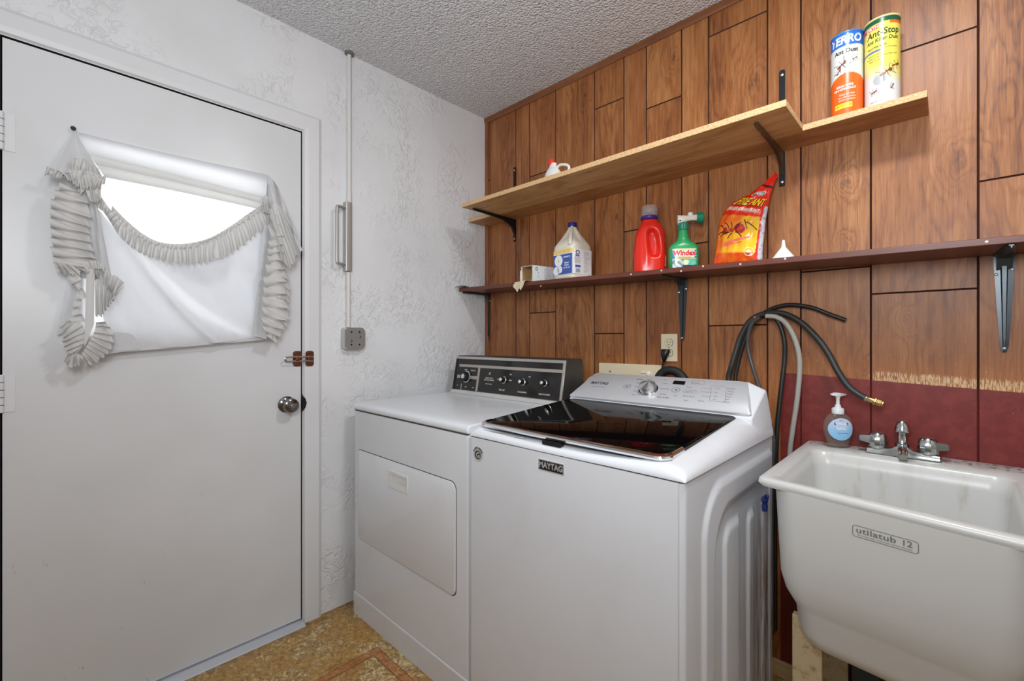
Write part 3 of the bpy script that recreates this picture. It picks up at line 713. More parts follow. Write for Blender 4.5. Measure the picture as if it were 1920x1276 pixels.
def board_bracket(x, label, m, m2):
    t_ = thing('shelf_bracket', (x, 0, 1.845), label, 'bracket')
    hw = .009
    bm = bmesh.new(); prism(bm, rrect(x-hw, x+hw, 1.722, 1.8425, .004, 3), lambda u, v, t: (u, t, v), -.005, -.0008)
    pl = mk('lower_plate', bm, m2, t_)
    bm = bmesh.new(); prism(bm, rrect(x-hw, x+hw, 1.8625, 2.130, .006, 3), lambda u, v, t: (u, t, v), -.005, -.0008)
    # raised rim of the slotted plate
    mk('upper_plate', bm, m2, t_)
    for z in (1.737, 2.112):
        bm = bmesh.new(); lathe(bm, [(.005, .005), (.0045, .007), (.002, .008)], (x, 0, z), 'y', 12)
        mk('screw', bm, plain((210, 210, 210), .3, .8), t_, smooth=True)
    bm = bmesh.new()
    pr = [(-.0052, 1.842), (-.305, 1.842), (-.308, 1.838), (-.30, 1.834), (-.16, 1.829), (-.09, 1.824), (-.05, 1.812), (-.026, 1.795), (-.013, 1.772), (-.0052, 1.760)]
    prism(bm, pr, lambda u, v, t: (t, u, v), x-.006, x+.006)
    mk('support_arm', bm, m, t_, bevel=.001)
board_bracket(.236, 'black bracket under the left end of the upper shelf', plain((18, 17, 18), .35, .3), plain((20, 19, 20), .4, .3))
board_bracket(1.530, 'dark metal bracket under the stepped right part of the upper shelf', plain((96, 88, 76), .32, .8), plain((40, 42, 48), .4, .5))

# ================================================================= DRYER
dx0, dx1, dyf, dyb = .083, .843, -.859, -.17
dry = thing('clothes_dryer', (.463, -.5, 0), 'white front loading dryer with dark control console, left of the washer', 'dryer')
bm = bmesh.new(); prism(bm, rrect(dx0+.003, dx1-.003, dyf, dyb, .006, 3), lambda u, v, t: (u, v, t), .0, .876)
mk('cabinet', bm, M_dryer, dry, smooth=True)
M_line = plain((70, 68, 64), .8); M_line2 = plain((150, 149, 146), .6)
bm = bmesh.new()      # top with a rolled front edge
pr = [(dyb, .880), (dyf+.004, .880), (dyf-.003, .884), (dyf-.004, .896), (dyf+.002, .905), (dyf+.014, .909), (dyf+.05, .911), (dyb, .913)]
prism(bm, pr, lambda u, v, t: (t, u, v), dx0, dx1); mk('top_panel', bm, M_dryer, dry, bevel=.004, seg=3)
bm = bmesh.new(); box(bm, dx0+.006, dx1-.006, dyf+.002, dyb, .875, .881); mk('top_gap', bm, M_line, dry)
# kick panel crease
fy = lambda d: (lambda u, v: (u, dyf-d, v))
bm = bmesh.new(); prism(bm, [(dyf-.003, .0), (dyf-.003, .089), (dyf-.0005, .092), (dyf+.003, .092), (dyf+.003, 0)], lambda u, v, t: (t, u, v), dx0+.002, dx1-.002)
mk('kick_panel', bm, M_dryer, dry)
# door: slightly raised panel with rounded right corners, dark gap round it
def door_outline(o=0.):
    x0, x1, z0, z1 = .128-o, .782+o, .336-o, .713+o
    a = []
    for cx, cz, r_, a0 in ((x1, z0, .028, -90), (x1, z1, .028, 0), (x0, z1, .012, 90), (x0, z0, .012, 180)):
        sx = -1 if cx == x1 else 1; sz = 1 if cz == z0 else -1
        for k in range(7):
            t = radians(a0+15*k); a.append((cx+sx*r_+r_*cos(t), cz+sz*r_+r_*sin(t)))
    return a
bm = bmesh.new(); flat(bm, door_outline(.0028), fy(.0004)); mk('door_gap', bm, M_line, dry, recalc=False)
bm = bmesh.new(); A_ = door_outline(0); A2 = door_outline(-.003)
rings(bm, [[(u, dyf+.001, v) for u, v in A_], [(u, dyf-.003, v) for u, v in A_], [(u, dyf-.005, v) for u, v in A2]], cap0=False)
# embossed inner field on the door
dr = mk('door', bm, M_dryer, dry, smooth=True, angle=40)
hx0, hx1, hz0, hz1 = .376, .508, .612, .676
bm = bmesh.new()
o_ = rrect(hx0, hx1, hz0, hz1, .004, 3); i_ = rrect(hx0+.010, hx1-.010, hz0+.010, hz1-.010, .003, 3); i2 = rrect(hx0+.014, hx1-.014, hz0+.022, hz1-.014, .003, 3)
rings(bm, [[(u, dyf-.004, v) for u, v in o_], [(u, dyf-.009, v) for u, v in o_], [(u, dyf-.009, v) for u, v in i_], [(u, dyf-.0052, v) for u, v in i2]], cap0=False)
hd = mk('handle_recess', bm, plain((226, 226, 224), .35), dr, smooth=True, angle=30)
# console
cx0, cx1 = .110, .816
con = None
M_con = plain((52, 50, 48), .35); M_alu2 = plain((196, 192, 186), .25, .9)
bm = bmesh.new()
prism(bm, [(-.345, .913), (-.335, .922), (-.303, 1.098), (-.296, 1.103), (-.200, 1.103), (-.185, 1.09), (-.180, .913)], lambda u, v, t: (t, u, v), cx0, cx1)
con = mk('console', bm, M_con, dry, bevel=.002)
_e1 = Vector((0, .032, .176)); _l = _e1.length; _e1.normalize(); _nn = Vector((0, -_e1.z, _e1.y))
def cf(d=0.): return lambda u, v: Vector((cx0+u, -.335, .922))+_e1*v+_nn*d   # u along x, v up the slope
cwid = cx1-cx0
bm = bmesh.new(); prism(bm, [(-.350, .9135), (-.350, .919), (-.338, .930), (-.334, .9135)], lambda u, v, t: (t, u, v), cx0-.002, cx1+.001); mk('lower_trim', bm, plain((205, 205, 202), .3, .3), con)
bm = bmesh.new()
def slab(bm, u0, u1, v0, v1, d0, d1, mi=0):
    a, b = cf(d0), cf(d1); P = [(u0, v0), (u1, v0), (u1, v1), (u0, v1)]
    A = [bm.verts.new(a(*p)) for p in P]; B2 = [bm.verts.new(b(*p)) for p in P]
    bm.faces.new(A[::-1]).material_index = mi; bm.faces.new(B2).material_index = mi
    for i in range(4): bm.faces.new((A[i], A[(i+1) % 4], B2[(i+1) % 4], B2[i])).material_index = mi
slab(bm, .0, cwid, .166, .1785, .0, .006); slab(bm, .0, .010, .0, .168, .0, .005, 1); slab(bm, cwid-.012, cwid, .0, .168, .0, .006); slab(bm, 0, cwid, -.002, .010, 0, .005)
mk('chrome_surround', bm, [M_alu2, M_blackmat], con, bevel=.001)
bm = bmesh.new(); slab(bm, .012, cwid-.013, .011, .165, -.002, .002); mk('control_glass', bm, plain((30, 28, 27), .12), con)
bm = bmesh.new(); slab(bm, .030, cwid-.013, .126, .139, .002, .003); slab(bm, .176, .190, .011, .127, .002, .0032); slab(bm, .024, .050, .068, .084, .002, .003); slab(bm, .118, .177, .068, .084, .002, .003); slab(bm, .062, .068, .011, .04, .002, .003)
mk('silver_strips', bm, plain((176, 168, 160), .35, .5), con)
def knob(u, v, r, h, cap, name='knob'):
    bm = bmesh.new(); c = cf(.002)(u, v); secs = []
    e2 = Vector((1, 0, 0))
    def rr(prof, n=28, mi=0, notch=0.):
        rings(bm, [[c+(_e1*sin(2*pi*k/n)+e2*cos(2*pi*k/n))*(q*(1+notch*(k % 2)))+_nn*hh for k in range(n)] for q, hh in prof], mi=mi)
    rr([(r*1.25, 0), (r*1.25, .002), (r*1.05, .004)], mi=1)
    rr([(r, .002), (r*.95, h*.8), (r*.85, h)], notch=.05)
    rr([(r*cap, h), (r*cap, h+.002), (r*cap*.7, h+.004)], mi=2)
    mk(name, bm, [M_black, M_alu2, plain((225, 222, 216), .2, .6)], con, smooth=True)
knob(.095, .077, .024, .024, .5, 'timer_knob'); knob(.360, .077, .0135, .022, .62); knob(.480, .075, .0125, .022, .62); knob(.605, .078, .0115, .022, .66)
bm = bmesh.new(); wf = cf(.0026)
for s_, u, v, z in (('dry', .262, .105, .008), ('DRY', .262, .098, .006), ('HEAVY DUTY', .262, .079, .0085), ('BIG LOAD DRYER', .262, .070, .0085), ('auto dry  temp', .262, .052, .007),
                    ('TEMP. SET', .355, .030, .009), ('CYCLE SIGNAL', .482, .030, .0085), ('PUSH TO START', .610, .030, .0085), ('AIR', .400, .104, .009), ('HIGH', .402, .077, .008), ('LOW', .326, .078, .007), ('ON', .516, .100, .008), ('TIMED', .085, .112, .007), ('REGULAR', .140, .110, .008), ('OFF', .10, .026, .007), ('DRY', .155, .026, .007), ('OFF', .035, .03, .006)):
    bm = bmesh.new(); add_text(bm, s_, wf, z, cx=u, cy=v, bold=.0002); mk('lettering', bm, plain((214, 208, 200), .5), con, recalc=False)

# ================================================================= WASHER
wx0, wx1, wyf, wyb = .850, 1.547, -.859, -.185
was = thing('washing_machine', (1.2, -.5, 0), 'white top loading washer with black glass lid and silver console', 'washing machine')
bm = bmesh.new(); prism(bm, rrect(wx0, wx1-.0125, wyf, wyb, .010, 4), lambda u, v, t: (u, v, t), .012, .8760)
mk('cabinet', bm, M_white, was, smooth=True)
# embossed right side
def emb(y, z):
    def sm(e0, e1, q): q = min(max((q-e0)/(e1-e0), 0), 1); return q*q*(3-2*q)
    # signed distance inside an arch: left edge y=-.76, top z=.835 with a big corner radius
    def arch(yl, zt, r, yr):
        dy = y-yl; dz = zt-z
        if dy < r and dz < r: d = r-hypot(r-dy, r-dz)
        else: d = min(dy, dz)
        return min(d, yr-y)
    a = arch(-.765, .842, .13, -.20); b = arch(-.700, .775, .12, -.20)
    h = .010*sm(0, .014, a)-.013*sm(0, .020, b)
    c = arch(-.628, .715, .05, -.50); h += .009*sm(0, .018, c)
    d = arch(-.440, .70, .03, -.375); h += .009*sm(0, .016, d)
    e = arch(-.300, .705, .03, -.245); h += .007*sm(0, .014, e)
    return h
bm = bmesh.new(); ny, nz_ = 120, 90; g = []
for i in range(ny+1):
    r = []
    for j in range(nz_+1):
        y = wyf+(wyb-wyf)*i/ny; z = .012+.8640*j/nz_
        e = min(i/ny*.674, .012)/.012
        r.append(bm.verts.new((wx1-.0125+.0105*sqrt(max(0, 1-(1-e)**2))+emb(y, z)*(1 if .02 < z < .87 else 0)*.7-.001, y+.0*e, z)))
    g.append(r)
for i in range(ny):
    for j in range(nz_): bm.faces.new((g[i][j], g[i+1][j], g[i+1][j+1], g[i][j+1]))
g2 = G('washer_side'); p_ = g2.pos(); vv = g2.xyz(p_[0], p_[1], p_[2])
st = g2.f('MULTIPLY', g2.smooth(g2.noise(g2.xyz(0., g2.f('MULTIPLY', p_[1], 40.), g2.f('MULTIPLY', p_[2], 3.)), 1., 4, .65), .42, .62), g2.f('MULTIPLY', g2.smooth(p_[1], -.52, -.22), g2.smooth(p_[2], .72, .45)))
cc = g2.mix(g2.f('MULTIPLY', st, .85), lin((222, 225, 230)), lin((134, 98, 52)))  # brown rust and floor reflection, painted on the rear lower side
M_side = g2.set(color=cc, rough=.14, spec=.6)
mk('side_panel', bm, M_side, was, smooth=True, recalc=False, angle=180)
bm = bmesh.new()
for fx, fy_ in ((wx0+.05, wyf+.05), (wx1-.05, wyf+.05), (wx0+.05, wyb-.05), (wx1-.05, wyb-.05)):
    bm = bmesh.new(); lathe(bm, [(.02, 0), (.02, .013)], (fx, fy_, 0), 'z', 12); mk('levelling_foot', bm, M_blackmat, was)
# deck: rounded shoulders, rising to the back
def zt(y): return .905+(y+.859)*(.055/.62)
def deckz(x, y):
    T = min(zt(y), .955)+.0
    dr_ = wx1-x; dl = x-wx0; df = y-wyf
    def sh(d, R): d = min(max(d/R, 0), 1); return sqrt(max(0, 1-(1-d)**2))
    f = sh(dr_, .060)**.9*sh(dl, .026)*(.0+1.0*sh(df, .030))
    z = .8805+(T-.8805)*f
    # scooped hand hold below the lid front
    s = exp(-((df-.030)/.022)**2)*max(0, 1-((x-1.17)/.29)**2)
    return z-.010*min(1, s*1.4)
bm = bmesh.new(); n = 72; g = []
def warp(t): return .5-.5*cos(pi*t)
for i in range(n+1):
    r = []
    for j in range(n+1):
        x = wx0+(wx1-wx0)*warp(i/n); y = wyf+(wyb-wyf)*(1-cos(pi*.5*(j/n)))
        # round the plan corners at the front
        r_ = .022; X_, Y_ = x, y
        r.append(bm.verts.new((X_, Y_, deckz(x, y))))
    g.append(r)
for i in range(n):
    for j in range(n): bm.faces.new((g[i][j], g[i+1][j], g[i+1][j+1], g[i][j+1]))
# skirt
per = [g[i][0] for i in range(n+1)]+[g[n][j] for j in range(1, n+1)]+[g[i][n] for i in range(n-1, -1, -1)]+[g[0][j] for j in range(n-1, 0, -1)]
low = [bm.verts.new((v.co.x, v.co.y, .8793)) for v in per]
for k in range(len(per)): bm.faces.new((per[k], low[k], low[(k+1) % len(per)], per[(k+1) % len(per)]))
dk = mk('top_deck', bm, M_white, was, smooth=True, angle=60)
bm = bmesh.new(); prism(bm, rrect(wx0+.003, wx1-.006, wyf+.003, wyb, .008, 3), lambda u, v, t: (u, v, t), .8740, .8810); mk('deck_gap', bm, M_line, was)
# lid
lx0, lx1, ly0, ly1 = .868, 1.492, -.832, -.345
def lz(y): return .9205+(y-ly0)*(.0325/.487)
def lid_pts(o, r, q=6, dz=0., front=0.): return [(x, y, lz(y)+dz) for x, y in rrect(lx0-o, lx1+o, ly0-o-front, ly1+o, r, q)]
M_lidglass = plain((5, 5, 6), .03, 0., spec=.1)
bm = bmesh.new(); rings(bm, [lid_pts(0, .03, dz=-.0125), lid_pts(.001, .03, dz=-.010), lid_pts(.001, .03, dz=-.002), lid_pts(-.002, .028, dz=0)])
lid = mk('lid', bm, M_lidglass, was, smooth=True, angle=30)
bm = bmesh.new(); rings(bm, [lid_pts(-.006, .028, dz=-.019), lid_pts(-.002, .030, dz=-.0165), lid_pts(-.002, .03, dz=-.012)]); mk('lid_frame', bm, M_blackmat, lid, smooth=True)
# chrome front lip, wrapping the corners
bm = bmesh.new()
path = []
for k in range(7):
    t_ = radians(180+90*k/6); path.append((lx0+.03+.031*cos(t_), ly0+.03+.031*sin(t_)))
for k in range(7):
    t_ = radians(270+90*k/6); path.append((lx1-.03+.031*cos(t_), ly0+.03+.031*sin(t_)))
path = [(path[0][0], path[0][1]+.02)]+path+[(path[-1][0], path[-1][1]+.06)]
secs = []
for i, (x, y) in enumerate(path):
    a = Vector(path[max(i-1, 0)]); b = Vector(path[min(i+1, len(path)-1)]); t_ = (b-a).normalized(); nn = Vector((t_.y, -t_.x))
    w_ = .0065 if 2 < i < len(path)-2 else .003
    secs.append([(x+nn.x*q, y+nn.y*q, lz(y)+z) for q, z in ((-w_*1.7, .0008), (-w_*.3, .0012), (w_*.7, -.002), (w_, -.006), (w_*.6, -.0115), (-w_, -.012))])
rings(bm, secs); mk('chrome_lip', bm, plain((222, 222, 224), .14, 1.), lid, smooth=True)
bm = bmesh.new(); tube(bm, [(lx0+.012, ly0-.004, lz(ly0)-.016), (lx0+.03, ly0-.010, lz(ly0)-.020), (lx0+.09, ly0-.010, lz(ly0)-.021), (lx0+.2, ly0-.006, lz(ly0)-.020)], .0022, 8); mk('lip_trim', bm, M_chrome, lid, smooth=True)
bm = bmesh.new(); prism(bm, rrect(1.140, 1.205, .8965, .9065, .003, 3), lambda u, v, t: (u, t, v), -.847, -.832); mk('lid_latch', bm, M_black, was, smooth=True)
# console
bm = bmesh.new()
fb0, fb1, ft0, ft1 = .858, 1.529, .900, 1.480
yb0, zb0, yt0, zt0 = -.345, .957, -.212, 1.044
def V3(*a): return bm.verts.new(a)
# front face with rounded outline as its own panel, body behind
def cps(u, v, d=0.):
    """u 0..1 across, v 0..1 up the sloped control panel"""
    x = (fb0+(ft0-fb0)*v)*(1-u)+(fb1+(ft1-fb1)*v)*u
    n_ = Vector((0, -.087, .133)).normalized()
    return Vector((x, yb0+(yt0-yb0)*v, zb0+(zt0-zb0)*v))+n_*d
secs = []
for x, sh, ex in ((wx0+.001, .92, 0), (fb0+.004, .2, 0), (ft0, 0, 0), (ft1, 0, 0), (fb1+.001, .26, 0), (wx1-.002, .90, 0)):
    # side profile, lower towards the ends
    zt_ = zt0+(.958-zt0)*sh; yt_ = yt0
    if sh > .5:
        secs.append([(x, yb0+.02, .886), (x, yb0+.03, .915), (x, yt0, .922), (x, yt0+.012, .922), (x, wyb-.004, .916), (x, wyb-.001, .886)]); continue
    secs.append([(x, yb0-.006*(1-sh), .93), (x, yb0-.004*(1-sh), zb0-.006), (x, yt0-(yt0-yb0)*.03, zt_-.003-(.001 if sh else 0)), (x, yt0+.012, zt_+.001), (x, wyb-.004, zt_-.006), (x, wyb-.001, .93)])
rings(bm, secs)
wc = mk('console', bm, M_white, was, bevel=.006, seg=3)
M_silver = plain((204, 206, 210), .3, .25)
bm = bmesh.new()
def pp_(o, d):
    out = []
    for u, v in rrect(0-o, 1+o, 0-o*3, 1+o*3, .045, 5):
        out.append(cps(u, v, d))
    return out
rings(bm, [pp_(0, -.006), pp_(.0, .003), pp_(-.004, .0055)], cap0=False)
cpn = mk('control_panel', bm, M_silver, wc, smooth=True, angle=50)
PW = fb1-fb0; PL = hypot(yt0-yb0, zt0-zb0)
def cpf(d): return lambda a, b: cps(a/PW, b/PL, d)
def cpx(px, py):
    """pixel -> panel coordinates"""
    r_ = ray(px, py); n_ = Vector((0, -.087, .133)).normalized(); t_ = (Vector((0, yb0, zb0))-CAM).dot(n_)/r_.dot(n_); q = CAM+r_*t_
    v = (q.z-zb0)/(zt0-zb0); l_, rr_ = fb0+(ft0-fb0)*v, fb1+(ft1-fb1)*v
    return (q.x-l_)/(rr_-l_)*PW, v*PL
M_ink = plain((66, 68, 74), .5); M_ink2 = plain((128, 130, 136), .5)
F_ = cpf(.0059)
bm = bmesh.new(); a, b = cpx(1125, 720); add_text(bm, 'MAYTAG', F_, .020, cx=a, cy=b, sx=1.05, bold=.0009); mk('lettering', bm, [M_ink, M_ink2], cpn, recalc=False)
bm = bmesh.new(); a, b = cpx(1124, 726); add_text(bm, 'commercial technology', F_, .0075, cx=a, cy=b-.002, sx=.95, mi=1); mk('lettering', bm, [M_ink, M_ink2], cpn, recalc=False)
for s_, px, py, sz in (('Normal', 1200, 713, .009), ('Whites', 1199, 720, .0085), ('Bulky', 1196, 727, .0085), ('Soak', 1192, 735, .0085), ('Rinse', 1190, 742, .0085), ('Clean', 1248, 714, .0075), ('Wash', 1248, 721, .0085), ('PowerWash', 1247, 731, .008), ('Delicate', 1243, 741, .009), ('Drain & Spin', 1244, 747, .009),
                       ('Soil Level', 1304, 720, .0085), ('Temp', 1293, 728, .009), ('- - o - o -', 1325, 730, .010), ('Options', 1292, 736, .009), ('o o o o o', 1325, 737, .010), ('Extra Rinse', 1292, 745, .009), ('o o o o', 1325, 745, .010), ('Spin', 1287, 753, .009), ('Fabric', 1315, 754, .009),
                       ('Sensing', 1371, 731, .009), ('Filling', 1370, 736, .009), ('Wash', 1368, 741, .009), ('Rinse', 1366, 746, .009), ('Spin', 1364, 751, .009), ('Done', 1362, 756, .009), ('Lid Lock', 1346, 730, .006), ('Add', 1343, 738, .006), ('Deep', 1342, 745, .006), ('Hot', 1340, 751, .006), ('Start', 1267, 744, .007)):
    bm = bmesh.new(); a, b = cpx(px, py); add_text(bm, s_, F_, sz, cx=a, cy=b, mi=0 if 'Drain' in s_ or 'Normal' in s_ else 1, bold=.0001); mk('lettering', bm, [M_ink, M_ink2], cpn, recalc=False)
bm = bmesh.new(); a, b = cpx(1177, 726); ring_flat(bm, circ(a, b, .0155, .0135), circ(a, b, .0135, .0115), F_, 1); add_text(bm, 'o|', F_, .013, cx=a, cy=b, bold=.0003); mk('button_outline', bm, [M_ink, M_ink2], cpn, recalc=False)
bm = bmesh.new(); a, b = cpx(1268, 733); ring_flat(bm, circ(a, b, .0165, .014), circ(a, b, .0145, .012), F_, 1); add_text(bm, '>||', F_, .011, cx=a, cy=b, bold=.0005); mk('button_outline', bm, [M_ink, M_ink2], cpn, recalc=False)
bm = bmesh.new(); a, b = cpx(1310, 719); ring_flat(bm, rrect(a-.024, a+.024, b-.010, b+.010, .006, 4), rrect(a-.023, a+.023, b-.009, b+.009, .005, 4), F_, 1); mk('button_outline', bm, [M_ink, M_ink2], cpn, recalc=False)
bm = bmesh.new(); a, b = cpx(1294, 736); ring_flat(bm, rrect(a-.024, a+.024, b-.008, b+.008, .006, 4), rrect(a-.023, a+.023, b-.007, b+.007, .005, 4), F_, 1); mk('button_outline', bm, [M_ink, M_ink2], cpn, recalc=False)
bm = bmesh.new(); a, b = cpx(1347, 740); ring_flat(bm, rrect(a-.026, a+.026, b-.040, b+.040, .004, 4), rrect(a-.025, a+.025, b-.039, b+.039, .003, 4), F_, 1); mk('button_outline', bm, [M_ink, M_ink2], cpn, recalc=False)
bm = bmesh.new(); a, b = cpx(1274, 719.5); prism(bm, rrect(a-.024, a+.024, b-.010, b+.010, .002, 2), lambda u, v, t: cpf(t)(u, v), .005, .0062); mk('display', bm, M_black, cpn)
bm = bmesh.new(); a, b = cpx(1217, 733); c = cps(a/PW, b/PL, .0055); n_ = Vector((0, -.087, .133)).normalized(); e1 = Vector((1, 0, 0)); e2 = n_.cross(e1)
def kp(prof, n=40, mi=0, nt=0): rings(bm, [[c+(e1*cos(2*pi*k/n)+e2*sin(2*pi*k/n))*q*(1+nt*(k % 2))+n_*h for k in range(n)] for q, h in prof], mi=mi)
kp([(.0345, 0), (.0345, .003), (.032, .004)], mi=1)
kp([(.0290, .003), (.0300, .006), (.0297, .023), (.0280, .0265), (.0245, .0272), (.004, .0265)], nt=.012)
M_brushed = G('brushed_knob'); _t = M_brushed.n('ShaderNodeTexCoord')
_x = M_brushed.n('ShaderNodeSeparateXYZ'); M_brushed.put(_t.outputs['Object'], _x.inputs[0])
_a = M_brushed.f('ARCTAN2', M_brushed.f('SUBTRACT', _x.outputs[1], c.y), M_brushed.f('SUBTRACT', _x.outputs[0], c.x))
M_brushed = M_brushed.set(color=M_brushed.ramp(M_brushed.f('ADD', M_brushed.f('MULTIPLY', M_brushed.f('SINE', M_brushed.f('MULTIPLY', _a, 5.)), .35), .5), [(.2, lin((150, 150, 152))), (.8, lin((235, 235, 236)))]), rough=.32, metal=.65)
mk('cycle_knob', bm, [M_brushed, M_chrome], cpn, smooth=True, angle=40)
# name plate and sticker on the front
bm = bmesh.new(); F2 = lambda d: (lambda u, v: (u, wyf-d, v))
prism(bm, rrect(1.140, 1.226, .830, .8585, .002, 2), lambda u, v, t: (u, t, v), wyf-.003, wyf+.001, 1)
flat(bm, rrect(1.142, 1.224, .832, .8565, .001, 2), F2(.0032), 0)
add_text(bm, 'MAYTAG', F2(.0036), .022, mi=1, cx=1.183, cy=.8445, sx=.92, bold=.0011)
nb = mk('name_badge', bm, [M_black, plain((206, 206, 206), .25, .7)], was, recalc=False); nb['label'] = 'black badge lettered MAYTAG'
bm = bmesh.new(); cxs, czs = .890, .8265
flat(bm, circ(cxs, czs, .0235, .0235, 36), F2(.0008), 0); flat(bm, circ(cxs, czs-.002, .0165, .0165, 30), F2(.0012), 1)
ring_flat(bm, circ(cxs, czs-.002, .0155, .0155, 30), circ(cxs, czs-.002, .0135, .0135, 30), F2(.0015), 0)
add_text(bm, 'G', F2(.0015), .024, mi=0, cx=cxs+.001, cy=czs-.003, bold=.0006)
for k, ch in enumerate('10 YEAR LIMITED'):
    t_ = radians(160-140*k/14); add_text(bm, ch, F2(.0013), .0085, mi=1, cx=cxs+.0195*cos(t_), cy=czs+.0195*sin(t_), rot=t_-pi/2, bold=.0003)
sk = mk('round_sticker', bm, [plain((200, 200, 198), .4), plain((40, 40, 42), .4)], was, recalc=False); sk['label'] = 'round grey sticker with dark emblem'
# blue cap stuck on a hose by the washer's side
bm = bmesh.new(); q = onx(1436, 946, 1.566)
lathe(bm, [(.010, -.018), (.012, -.006), (.009, .004), (.014, .014), (.011, .022)], (q.x-.003, q.y, q.z), 'z', 9, sx=.7)
for a_ in (0, 2.1, 4.2): tube(bm, [(q.x, q.y, q.z+.012), (q.x+.002, q.y+.012*cos(a_), q.z+.020+.006*sin(a_)), (q.x, q.y+.018*cos(a_), q.z+.024+.008*sin(a_))], .004, 6)
tag(mk('tape_scrap', bm, plain((34, 52, 120), .5), smooth=True), 'crumpled blue tape scrap stuck to the right side of the washer', 'tape')

# ================================================================= OUTLET, PLATE, CABLES
M_ivory = plain((226, 212, 180), .4)
ol = thing('wall_outlet', (1.118, 0, 1.151), 'ivory duplex wall outlet on wood panelling with black plug', 'outlet')
bm = bmesh.new(); prism(bm, rrect(1.083, 1.153, 1.094, 1.208, .003, 3), lambda u, v, t: (u, t, v), -.006, -.0005); mk('cover_plate', bm, M_ivory, ol, bevel=.0015)
for zc in (1.172, 1.130):
    bm = bmesh.new(); c_ = [(1.118+.0165*cos(2*pi*k/28), zc+.0165*sin(2*pi*k/28)) for k in range(28)]; c_ = [(u, min(max(v, zc-.0135), zc+.0135)) for u, v in c_]
    prism(bm, [(1.118+(u-1.118)*1.08, zc+(v-zc)*1.08) for u, v in c_], lambda u, v, t: (u, t, v), -.0066, -.006, 1)
    prism(bm, c_, lambda u, v, t: (u, t, v), -.0085, -.006, 0)
    for dx, w_, h_ in ((-.0065, .0012, .0045), (.0065, .0012, .0038)): prism(bm, rrect(1.118+dx-w_, 1.118+dx+w_, zc+.002-h_, zc+.002+h_, .0004, 1), lambda u, v, t: (u, t, v), -.0087, -.0084, 1)
    flat(bm, circ(1.118, zc-.0075, .0025, n=12), lambda u, v: (u, -.0087, v), 1)
    mk('socket', bm, [M_ivory, M_gap], ol)
bm = bmesh.new(); lathe(bm, [(.003, .006), (.0022, .0075)], (1.118, 0, 1.151), 'y', 12); mk('screw', bm, M_steel, ol)
pc = thing('power_cord', (1.10, -.02, 1.12), 'black plug and cord hanging from the lower socket of the outlet', 'cord')
bm = bmesh.new(); secs = []
for s, w_, d_, z, y in ((0, .017, .010, 1.145, -.019), (.1, .019, .013, 1.138, -.021), (.4, .016, .013, 1.122, -.023), (.8, .009, .010, 1.103, -.024), (1, .006, .006, 1.094, -.024)):
    secs.append([(1.110+w_*cos(2*pi*k/16)-.006*s, y+d_*sin(2*pi*k/16), z) for k in range(16)])
rings(bm, secs); mk('plug', bm, M_black, pc, smooth=True)
bm = bmesh.new(); tube(bm, [(1.104, -.024, 1.098), (1.100, -.028, 1.07), (1.097, -.034, 1.03), (1.10, -.05, .96), (1.12, -.10, .90)], .0038, 10); mk('cable', bm, M_black, pc, smooth=True)
ip = thing('valve_box_cover', (.94, -.01, 1.05), 'long ivory cover plate on the panelling behind the washer console', 'cover plate')
bm = bmesh.new(); prism(bm, rrect(.783, 1.094, .985, 1.077, .003, 3), lambda u, v, t: (u, t, v), -.014, -.0005); mk('plate', bm, M_ivory, ip, bevel=.0015)
bm = bmesh.new(); q = ony(1144, 696, -.0145); lathe(bm, [(.0035, .0145), (.002, .016)], (q.x, 0, q.z), 'y', 10); mk('screw', bm, M_gap, ip)
bm = bmesh.new(); q = ony(1216, 699, -.0145)
lathe(bm, [(.012, .0145), (.010, .022), (.004, .024)], (q.x, 0, q.z-.004), 'y', 8); box(bm, q.x-.035, q.x-.012, -.017, -.0145, q.z-.001, q.z+.006)
mk('torn_sticker', bm, plain((235, 230, 220), .6), ip)
dh = bmesh.new(); tube(dh, [(1.085, -.085, .93), (1.095, -.075, 1.00), (1.115, -.07, 1.045), (1.150, -.07, 1.062), (1.190, -.07, 1.050), (1.225, -.08, 1.005), (1.24, -.09, .93)], .017, 16, sm=10, rib=.07)
tag(mk('drain_hose', dh, M_blackmat, smooth=True), 'black corrugated hose loop rising just behind the washer console', 'hose')

# ================================================================= HOSES over the nail
M_rub = plain((30, 30, 30), .42); M_rub2 = plain((46, 47, 46), .38)
def hose(px, r, ys=-.03, n=14, sm=10):
    """polyline of (px, py, y)"""
    return [ony(a, b, c) for a, b, c in px], r
nl = bmesh.new(); q = ony(1431, 590, 0)
lathe(nl, [(.0022, .0005), (.0022, .096), (.0055, .097), (.005, .100)], (q.x, 0, q.z-.012), 'y', 12)
tag(mk('nail', nl, plain((120, 96, 84), .4, .6), smooth=True), 'nail in the panelling holding up the bunch of hoses', 'nail')
def mkhose(name, label, pts, r, m, n=12, fit=None, rib=0., cat='hose'):
    t_ = None
    P = [ony(*p) for p in pts]
    bm = bmesh.new(); tube(bm, P, r, n, sm=12, rib=rib)
    if fit is None: return tag(mk(name, bm, m, smooth=True), label, cat)
    t_ = thing(name, P[0], label, cat); mk('tube', bm, m, t_, smooth=True); fit(t_); return t_
